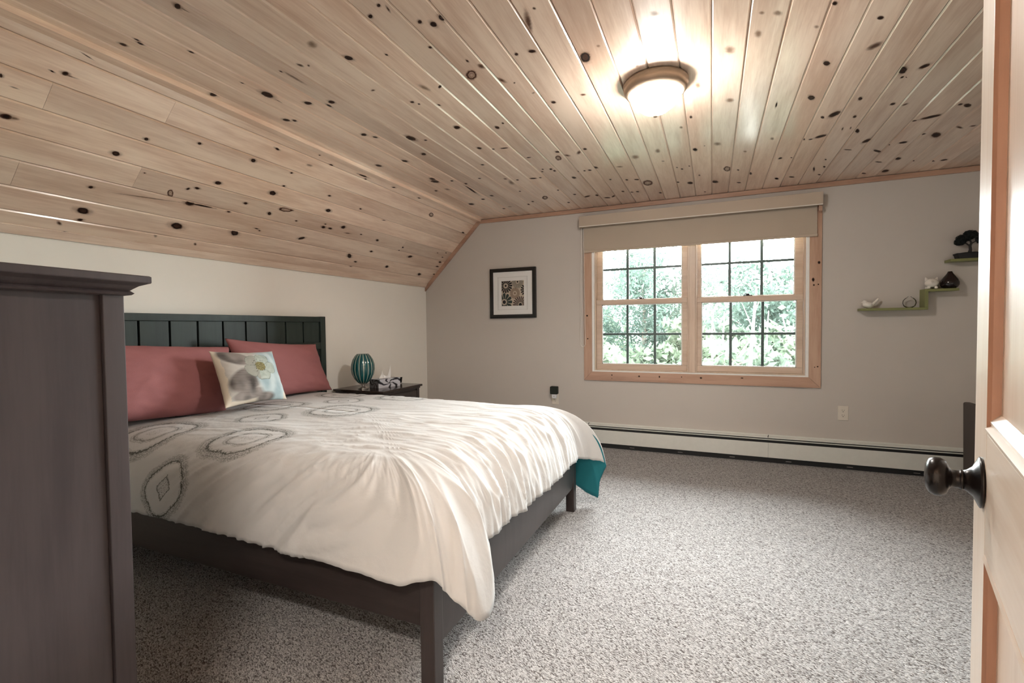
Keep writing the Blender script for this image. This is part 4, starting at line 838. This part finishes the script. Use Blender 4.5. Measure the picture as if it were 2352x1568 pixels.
em2 = Mat('added_hall_fill_glow'); em2.col((.8, .78, .74)).set(Roughness=.4); em2.b.inputs['Emission Color'].default_value = (1, .90, .80, 1); em2.b.inputs['Emission Strength'].default_value = HALL_FILL_E
# unseen fill light added behind the camera, shaped like the ceiling light
hl = empty('added_hall_fill', (.10, -.72, ZC), 'unseen round fill light added in the hallway behind the doorway', 'ceiling light')
mb = MB(); mb.lathe([(.118, -.004), (.142, -.001), (.146, -.006), (.146, -.014), (.141, -.019), (.144, -.025), (.141, -.036), (.134, -.046), (.124, -.054), (.118, -.056), (.114, -.050), (.110, -.03)], 48); mb.build('ring', MT['bronze'], hl, smooth=True)
mb = MB(); mb.lathe([(.1150, -.050), (.114, -.056), (.110, -.070), (.098, -.092), (.078, -.112), (.055, -.130), (.030, -.141), (0, -.145)], 48); mb.build('bowl', em2.m, hl, smooth=True)

# ------------------------------------------------------------ picture
pc = empty('picture_frame', (0, 0, 0), 'black framed square flower print with wide white mat on the back wall', 'picture')
px0, px1, pz0, pz1 = -2.131, -1.624, 1.241, 1.751; fwid = .037; fy0, fy1 = 4.447, YB
fb = lambda n_, P: (lambda m_: (m_.hexa(P), m_.build(n_, MT['gloss_black'], pc, bevel=.0012)))(MB())
def bar(a, b, c, d): fb('frame_bar', [(a[0], fy0, a[1]), (b[0], fy0, b[1]), (b[0], fy1, b[1]), (a[0], fy1, a[1]), (d[0], fy0, d[1]), (c[0], fy0, c[1]), (c[0], fy1, c[1]), (d[0], fy1, d[1])])
o_ = [(px0, pz0), (px1, pz0), (px1, pz1), (px0, pz1)]; i_ = [(px0+fwid, pz0+fwid), (px1-fwid, pz0+fwid), (px1-fwid, pz1-fwid), (px0+fwid, pz1-fwid)]
for k_ in range(4):
    k2 = (k_+1) % 4; bar(o_[k_], o_[k2], i_[k2], i_[k_]) if k_ in (0,) else None
bar(i_[3], i_[2], o_[2], o_[3]); bar(o_[0], i_[0], i_[3], o_[3]); bar(i_[1], o_[1], o_[2], i_[2])
mb = MB(); mb.box(px0+.03, px1-.03, fy0+.010, fy0+.013, pz0+.03, pz1-.03); mb.build('mat', MT['mat_board'], pc)
ax0, ax1, az0, az1 = -2.000, -1.753, 1.366, 1.621
mb = MB(); d_ = .038
for t_ in (0, .006):
    for b in ((ax0-d_, ax1+d_, az0-d_, az0-d_+.0012), (ax0-d_, ax1+d_, az1+d_, az1+d_+.0012), (ax0-d_, ax0-d_+.0012, az0-d_, az1+d_), (ax1+d_, ax1+d_+.0012, az0-d_, az1+d_)):
        mb.box(b[0]-t_, b[1]+t_ if b[1]-b[0] > .1 else b[1]-t_, fy0+.0085, fy0+.010, b[2]-t_ if b[3]-b[2] > .1 else b[2], b[3]+t_ if b[3]-b[2] > .1 else b[3])
mb.build('mat_groove', plain('shadow_grey_line', (.42, .40, .38), .8), pc)
mb = MB(); mb.box(ax0, ax1, fy0+.0080, fy0+.010, az0, az1); mb.build('print', plain('cream_print', (.55, .46, .36), .7), pc)
INK = {'k': plain('black_ink', (.012, .010, .012), .7), 'g': plain('grey_ink', (.16, .15, .13), .7), 't': plain('tan_ink', (.26, .18, .13), .7), 'n': plain('green_black_ink', (.025, .04, .037), .7), 'p': plain('plum_ink', (.05, .022, .024), .7)}
aw, ah = ax1-ax0, az1-az0
def flower(cx, cz, r0, r1, n, wd, rc, ink, center='k', tip=.75, a0=0):
    m_ = MB(); Y = fy0+.0076
    def clip(poly):
        for ax, lim, sg in ((0, 0, 1), (0, 1, -1), (1, 0, 1), (1, 1, -1)):
            out = []
            for k_ in range(len(poly)):
                a, b = poly[k_-1], poly[k_]; ia, ib = (a[ax]-lim)*sg >= 0, (b[ax]-lim)*sg >= 0
                if ia != ib: t = (lim-a[ax])/(b[ax]-a[ax]); out.append((a[0]+(b[0]-a[0])*t, a[1]+(b[1]-a[1])*t))
                if ib: out.append(b)
            poly = out
            if len(poly) < 3: return []
        return poly
    def put(poly, mi):
        poly = clip(poly)
        if len(poly) < 3: return
        i = len(m_.v); m_.v += [(ax0+aw*p[0], Y, az0+ah*p[1]) for p in poly]; m_.f.append(tuple(range(i, i+len(poly)))); m_.mi.append(mi)
    for k_ in range(n):
        a = 2*math.pi*k_/n+a0; c, s = math.cos(a), math.sin(a); hw = wd/2
        pts = [(r0, -hw*.45), (r0+(r1-r0)*tip, -hw), (r1*.97, -hw*.7), (r1, 0), (r1*.97, hw*.7), (r0+(r1-r0)*tip, hw), (r0, hw*.45)]
        put([(cx+c*x-s*y, cz+s*x+c*y) for x, y in pts], 0)
    put([(cx+rc*math.cos(2*math.pi*q/16), cz+rc*math.sin(2*math.pi*q/16)) for q in range(16)], 1)
    if m_.v: m_.build('printed_flower', [INK[ink], INK[center]], pc)
flower(.19, .81, .10, .30, 16, .075, .045, 'k'); flower(.72, .95, .08, .27, 26, .032, .035, 'g')
flower(.60, .50, .09, .23, 28, .034, .045, 't', 't'); flower(.12, .16, .12, .36, 12, .125, .075, 'n'); flower(.84, .04, .10, .34, 22, .05, .07, 'p', 'k'); flower(1.12, .62, .08, .27, 16, .06, .04, 'k')
gl_ = MB(); gl_.box(px0+fwid, px1-fwid, fy0+.002, fy0+.004, pz0+fwid, pz1-fwid); gl_.build('glazing', MT['clear'], pc)

# ------------------------------------------------------------ outlets and night light
def outlet(x, z, label):
    e = empty('wall_outlet', (x, YB, z), label, 'outlet')
    m_ = MB(); m_.box(-.035, .035, -.006, 0, -.057, .057); m_.build('plate', MT['ivory'], e, bevel=.002)
    for dz in (.0195, -.0195):
        m_ = MB(); m_.lathe([(.0165, 0), (.0165, .002), (0, .002)], 24, M=Matrix.Translation((0, -.006, dz)) @ Matrix.Rotation(R(90), 4, 'X')); r_ = m_.build('receptacle', MT['ivory'], e)
        m_ = MB(); m_.box(-.0075, -.0055, -.0084, -.008, dz+.0, dz+.009); m_.box(.0055, .0075, -.0084, -.008, dz+.0, dz+.008); m_.lathe([(.003, 0), (.003, .0004), (0, .0004)], 12, M=Matrix.Translation((0, -.008, dz-.007)) @ Matrix.Rotation(R(90), 4, 'X'))
        m_.build('slot', MT['black'], r_)
    return e
outlet(.961, .437, 'ivory double outlet low on the wall right of the window')
outlet(-1.435, .437, 'ivory double outlet left of the window, half covered by the night light')
nl = empty('night_light', (-1.435, YB, .47), 'plug-in night light with square black shade and white base', 'night light')
mb = MB(); mb.box(-.037, .037, -.062, -.010, .015, .090); mb.build('lamp_shade', plain('black_green_shade', (.010, .013, .008), .7), nl, bevel=.006)
mb = MB(); mb.hexa([(-.019, -.045, -.028), (.019, -.045, -.028), (.019, -.008, -.028), (-.019, -.008, -.028), (-.025, -.05, .015), (.025, -.05, .015), (.025, -.008, .015), (-.025, -.008, .015)]); b_ = mb.build('base', MT['white_plastic'], nl, bevel=.003)
mb = MB(); mb.lathe([(.0035, 0), (.0035, .001), (0, .001)], 12, M=Matrix.Translation((0, -.0475, -.006)) @ Matrix.Rotation(R(90), 4, 'X')); mb.build('sensor', MT['black'], b_)

# ------------------------------------------------------------ stepped shelves
def zshelf(name, x, z, w1, w2, h, label):
    e = empty(name, (x, YB, z), label, 'shelf', 'olive stepped wall shelves'); D_ = .10; t = .018
    for nm, b in (('shelf_board', (0, w1, -D_, 0, 0, t)), ('riser', (w1-.001-.019, w1, -D_+.0005, 0, t, h-t)), ('shelf_board', (w1-.02, w2, -D_, 0, h-t, h))):
        m_ = MB(); m_.box(*b); m_.build(nm, MT['green_shelf'], e, bevel=.0008)
    return e
zshelf('stepped_shelf', 1.048, 1.246, .407, .582, .151, 'lower olive green stepped shelf holding the bird, glass ball, piggy bank and dark vase')
zshelf('stepped_shelf', 1.578, 1.588, .407, .582, .151, 'upper olive green stepped shelf holding the bonsai, mostly behind the door')
ZS1 = 1.246+.018; ZS2 = 1.246+.151; ZS3 = 1.588+.018; YS = YB-.055
# bird
bd = empty('bird_figurine', (1.115, YS, ZS1), 'white ceramic bird with raised tail at the left end of the lower shelf', 'figurine')
def blob(parts, name, mt, par, sub=2):
    """union-looking body from metaball-like lathe ellipsoids merged by remesh"""
    m_ = MB()
    for (c, r, rot) in parts:
        Mx = Matrix.Translation(c) @ Matrix.Rotation(rot, 4, 'Y') @ Matrix.Diagonal((r[0], r[1], r[2], 1))
        m_.lathe([(math.sin(math.pi*k/14), -math.cos(math.pi*k/14)) for k in range(15)], 24, M=Mx)
    o = m_.build(name, mt, par, smooth=True, merge=True)
    rm = o.modifiers.new('r', 'REMESH'); rm.mode = 'VOXEL'; rm.voxel_size = .0022; rm.use_smooth_shade = True
    sm = o.modifiers.new('s', 'SMOOTH'); sm.iterations = 6; sm.factor = .6
    return o
blob([((-.012, 0, .026), (.036, .024, .024), .15), ((-.033, 0, .048), (.017, .016, .017), 0), ((.018, 0, .034), (.022, .014, .010), -.5), ((-.005, 0, .006), (.018, .014, .007), 0)], 'body', MT['porcelain'], bd)
blob([((.042, 0, .060), (.022, .008, .0085), -.95), ((.028, 0, .046), (.014, .008, .008), -.7)], 'tail', MT['porcelain'], bd)
mb = MB(); mb.lathe([(.004, 0), (.0025, .006), (0, .012)], 12, M=Matrix.Translation((-.048, 0, .048)) @ Matrix.Rotation(R(-95), 4, 'Y')); mb.build('beak', MT['porcelain'], bd, smooth=True)
# glass ball
gb = Mat('clear_glass_ball'); gb.col((.95, .93, .9)).set(Roughness=.01, IOR=1.25); gb.b.inputs['Transmission Weight'].default_value = 1
mb = MB(); mb.lathe([(0, 0), (.018, 0), (.034, .012), (.041, .034), (.038, .054), (.026, .070), (.012, .078), (.010, .084), (.008, .084), (.010, .077), (.024, .068), (.036, .053), (.039, .034), (.032, .014), (.017, .003), (0, .003)], 48);  o = mb.build('glass_ball', MT['clear'], smooth=True, loc=(1.358, YS, ZS1)); tag(o, 'small clear glass globe ornament on the lower shelf beside the riser', 'ornament')
# piggy bank from behind
pg = empty('piggy_bank', (1.487, YS, ZS2), 'white porcelain piggy bank seen from behind with curly tail and pointed ears', 'piggy bank')
blob([((0, 0, .044), (.041, .040, .034), 0), ((-.022, -.014, .010), (.011, .011, .012), 0), ((.022, -.014, .010), (.011, .011, .012), 0), ((-.022, .018, .010), (.011, .011, .012), 0), ((.022, .018, .010), (.011, .011, .012), 0)], 'body', MT['porcelain'], pg)
for s_ in (-1, 1):
    mb = MB(); mb.lathe([(.013, 0), (.009, .012), (.003, .024), (0, .026)], 16, M=Matrix.Translation((s_*.026, .006, .064)) @ Matrix.Rotation(s_*.35, 4, 'Y') @ Matrix.Diagonal((1, .5, 1, 1))); mb.build('ear', MT['porcelain'], pg, smooth=True)
pts = [(-.010+.009*math.cos(t)*(1-.04*t), -.041-.0012*t, .052+.009*math.sin(t)*(1-.04*t)) for t in [i*.35 for i in range(26)]]
mb = MB(); mb.tube(pts, .0022, 8); mb.build('curly_tail', MT['porcelain'], pg, smooth=True)
# dark vase
mb = MB(); mb.lathe([(0, 0), (.030, 0), (.044, .008), (.053, .026), (.054, .044), (.047, .066), (.033, .088), (.020, .106), (.0145, .117), (.0125, .124), (.0095, .124), (.011, .115), (.016, .104), (.03, .086), (.04, .06), (.04, .03), (.02, .01), (0, .008)], 48)
o = mb.build('bud_vase', MT['vase_dark'], smooth=True, loc=(1.592, YS, ZS2)); tag(o, 'squat dark brown teardrop vase at the right end of the lower shelf', 'vase')
# bonsai
bo = empty('bonsai', (1.70, YS-.005, ZS3), 'dark artificial bonsai tree in a black tray on the upper shelf', 'bonsai')
mb = MB(); pr = [(-.072, 0), (.072, 0), (.080, .030), (.085, .034), (.085, .040), (-.085, .040), (-.085, .034), (-.080, .030)]; mb.prism([(x, z) for x, z in pr], 'y', -.035, .035); mb.build('tray', MT['black'], bo, bevel=.002)
mb = MB(); mb.lathe([(.9, -.2), (.8, .5), (.4, .9), (0, 1)], 16, M=Matrix.Translation((0, 0, .038)) @ Matrix.Diagonal((.078, .03, .010, 1))); mb.build('moss', plain('dark_moss', (.008, .012, .010), .95), bo, smooth=True)
tk = MB(); tk.tube([(-.002, 0, .04), (.002, 0, .065), (-.001, 0, .09), (.006, 0, .11), (.0, 0, .13)], [.012, .009, .008, .007, .004], 10)
tk.tube([(-.001, 0, .09), (-.03, -.004, .115), (-.06, 0, .125)], [.006, .004, .002], 8); tk.tube([(.003, 0, .105), (.03, .002, .122), (.05, 0, .125)], [.005, .003, .002], 8); tk.build('trunk', plain('dark_bonsai_bark', (.03, .027, .025), .9), bo, smooth=True)
def leafcloud(name, blobs, n, size, mt, par=None, seed=1, flat=.5):
    rg = np.random.RandomState(seed); w_ = np.array([b[3]*b[4]*b[5] for b in blobs]); w_ = w_/w_.sum()
    which = rg.choice(len(blobs), n, p=w_); B = np.array(blobs)[which]
    d = rg.normal(size=(n, 3)); d /= np.linalg.norm(d, axis=1)[:, None]; rr = rg.uniform(.35, 1, n)**.5
    c = B[:, :3]+d*rr[:, None]*B[:, 3:6]
    a = rg.normal(size=(n, 3)); a /= np.linalg.norm(a, axis=1)[:, None]; b = rg.normal(size=(n, 3)); b -= (a*b).sum(1)[:, None]*a; b /= np.linalg.norm(b, axis=1)[:, None]
    s_ = size*rg.uniform(.6, 1.3, n)[:, None]; a *= s_; b *= s_*flat
    v = np.stack([c-a, c-b*.9, c+a, c+b*.9], 1).reshape(-1, 3)
    me = bpy.data.meshes.new(name); me.vertices.add(4*n); me.vertices.foreach_set('co', v.astype(np.float32).ravel())
    me.loops.add(4*n); me.loops.foreach_set('vertex_index', np.arange(4*n, dtype=np.int32)); me.polygons.add(n)
    me.polygons.foreach_set('loop_start', np.arange(0, 4*n, 4, dtype=np.int32)); me.polygons.foreach_set('loop_total', np.full(n, 4, dtype=np.int32))
    me.update(); me.validate(); me.materials.append(mt)
    o = bpy.data.objects.new(name, me); COL.objects.link(o); o.parent = par; o['kind'] = 'stuff'; return o
leafcloud('foliage', [(-.058, 0, .122, .034, .028, .024), (-.040, 0, .148, .042, .03, .026), (.0, 0, .176, .040, .028, .026), (-.02, 0, .152, .04, .028, .024), (.02, 0, .165, .03, .026, .02), (.060, 0, .135, .032, .028, .030)], 6000, .0058, plain('black_green_foliage', (.007, .011, .010), .8), bo, 4, .6)

# ------------------------------------------------------------ low grey chair at the right
ch = empty('slipper_chair', (1.60, 3.98, 0), 'low grey upholstered chair by the back wall, mostly behind the door', 'chair')
mb = MB(); mb.hexa([(.012, -.25, .05), (.075, -.25, .05), (.075, .25, .05), (.012, .25, .05), (0, -.24, .60), (.045, -.24, .60), (.045, .24, .60), (0, .24, .60)]); mb.build('backrest', MT['grey_fabric'], ch, bevel=.012, seg=3)
mb = MB(); mb.box(.06, .55, -.25, .25, .05, .27); mb.build('seat', MT['grey_fabric'], ch, bevel=.02, seg=3)
for x in (.03, .50):
    for y in (-.22, .19): mb = MB(); mb.box(x, x+.03, y, y+.03, 0, .055); mb.build('leg', MT['black'], ch)

# ------------------------------------------------------------ outside
mb = MB(); 
g_ = MB(); g_.box(-90, 90, 6, 260, -3.3, -3.0); struct(g_.build('ground', MT['grass']), 'meadow below the window')
hv = []; hf = []; nx = 80
for i in range(nx+1):
    x = -220+440*i/nx
    h_ = 1.15+13+5*noise.noise((x*.02, 0, 0))+1.6*noise.noise((x*.12, 3, 0))-(x+20)*.02
    hv += [(x, 200, -3), (x, 225, h_), (x, 260, h_*.9), (x, 280, -3)]
for i in range(nx):
    for j in range(3): hf.append((4*i+j, 4*i+4+j, 4*i+5+j, 4*i+1+j))
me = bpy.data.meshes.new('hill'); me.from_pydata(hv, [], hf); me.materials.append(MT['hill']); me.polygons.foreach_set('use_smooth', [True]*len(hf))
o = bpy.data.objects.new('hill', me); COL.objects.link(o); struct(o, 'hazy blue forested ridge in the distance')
def tree(name, x, y, zt, rad, kind, n, size, label, cat, zl=-3.0, shape='cone', seed=0, group=None, flat=.5):
    rg = random.Random(seed); e = empty(name, (x, y, zl), label, cat, group); Ht = zt-zl
    m_ = MB(); pts = [(rg.uniform(-.05, .05)*k, rg.uniform(-.05, .05)*k, Ht*k/6) for k in range(7)]; m_.tube(pts, [.11*(1-k/6.5) for k in range(7)], 8); m_.build('trunk', MT['bark'], e, smooth=True)
    br = MB(); bl = []
    nb = 34 if shape == 'cone' else 26
    for i in range(nb):
        t = (i+.5)/nb; h_ = Ht*(.25+.75*t) if shape == 'cone' else Ht*(.3+.65*t)
        rr = rad*((1-t)*.95+.12) if shape == 'cone' else rad*math.sin(math.pi*min(1, .25+.72*t))**.7
        a = rg.uniform(0, 6.28)+i*2.4; L_ = rr*rg.uniform(.6, 1.05)
        ex, ey, ez = L_*math.cos(a), L_*math.sin(a), h_+(.15*L_ if shape == 'cone' else .25*L_)
        br.tube([(0, 0, h_-.1), (ex*.5, ey*.5, (h_+ez)/2-.02), (ex*.9, ey*.9, ez)], [.02, .013, .006], 5)
        s_ = max(.12, rr*.36)
        for f in (.45, .75, 1.0): bl.append((ex*f+rg.uniform(-.1, .1), ey*f+rg.uniform(-.1, .1), h_+(ez-h_)*f+rg.uniform(-.05, .05), s_*(1.1-.3*f), s_*(1.1-.3*f), s_*.42 if shape == 'cone' else s_*.7))
    bl.append((0, 0, Ht, .1, .1, .2))
    br.build('branch', MT['bark'], e); e.children[-1]['kind'] = 'stuff'
    leafcloud('foliage', bl, n, size, MT[kind], e, seed, flat)
    return e
tree('pine_tree', -1.72, 13.0, 4.1, 1.95, 'needle', 20000, .075, 'tall loose pine seen through the left window pair', 'tree', seed=2, shape='round', flat=.3)
tree('leafy_tree', 1.35, 15.5, 3.5, 2.0, 'needle', 14000, .08, 'rounded tree with open sky above it, seen through the right window', 'tree', seed=5, shape='round')
tree('maple_tree', -2.05, 8.2, 1.35, 1.15, 'leaf_light', 9000, .085, 'bright light green maple low in the left window', 'tree', seed=8, shape='round', flat=.6)
bx = [(-4.2, 12, 690, 0, 'light bushy tree farthest left beyond the left window pair'), (-3.0, 10.2, 705, 1, 'green bushy tree behind the low maple in the left window'),
      (-.55, 10.8, 712, 0, 'light bushy tree hidden mostly by the post between the two windows'), (.25, 12.6, 722, 1, 'green bushy tree at the left edge of the right window'),
      (1.25, 10.0, 728, 0, 'light bushy tree right of the leaning birch'), (2.3, 12.0, 700, 1, 'green bushy tree at the right edge of the right window'), (3.6, 13.5, 680, 0, 'light bushy tree farthest right beyond the right window'),
      (-.15, 17.8, 706, 1, 'distant green bushy tree below the hazy ridge'), (-3.6, 16.5, 690, 0, 'distant light bushy tree behind the tall pine'), (.35, 8.9, 768, 1, 'low green bush at the foot of the right window view')]
for i, (x, y, py, kd, lb) in enumerate(bx):
    zt = 1.15+(748-py)/1085*y
    tree('bushy_tree', x, y, zt, 1.25+.05*(i % 5), 'leaf_light' if kd == 0 else 'leaf', 6500, .10, lb, 'tree', seed=20+i, shape='round', flat=.6)
bt = empty('birch_tree', (.40, 8.6, -3), 'slender leaning white birch trunk seen through the right window', 'tree')
mb = MB(); mb.tube([(0, 0, 0), (.10, 0, 2.0), (.19, 0, 3.8), (.26, 0, 4.75)], [.045, .036, .026, .012], 10); mb.build('trunk', MT['birch'], bt, smooth=True)
mb = MB(); mb.tube([(.22, 0, 4.3), (.36, .05, 4.7)], [.01, .004], 6); mb.tube([(.2, 0, 4.1), (.05, .02, 4.5)], [.01, .004], 6); mb.build('branch', MT['bark'], bt)
for x, y, r_, lb in ((.02, 9.6, .016, 'thin pale sapling trunk, leftmost in the right window'), (.22, 9.9, .014, 'thin pale sapling trunk just left of the leaning birch'), (.95, 9.8, .014, 'thin pale sapling trunk right of the leaning birch')):
    mb = MB(); mb.tube([(0, 0, 0), (.04, 0, 2), (-.03, 0, 3.9), (0, 0, 4.4)], [r_*1.5, r_*1.2, r_, r_*.4], 8); o = mb.build('sapling_trunk', MT['birch'], smooth=True, loc=(x, y, -3)); tag(o, lb, 'tree', 'thin saplings beyond the window')
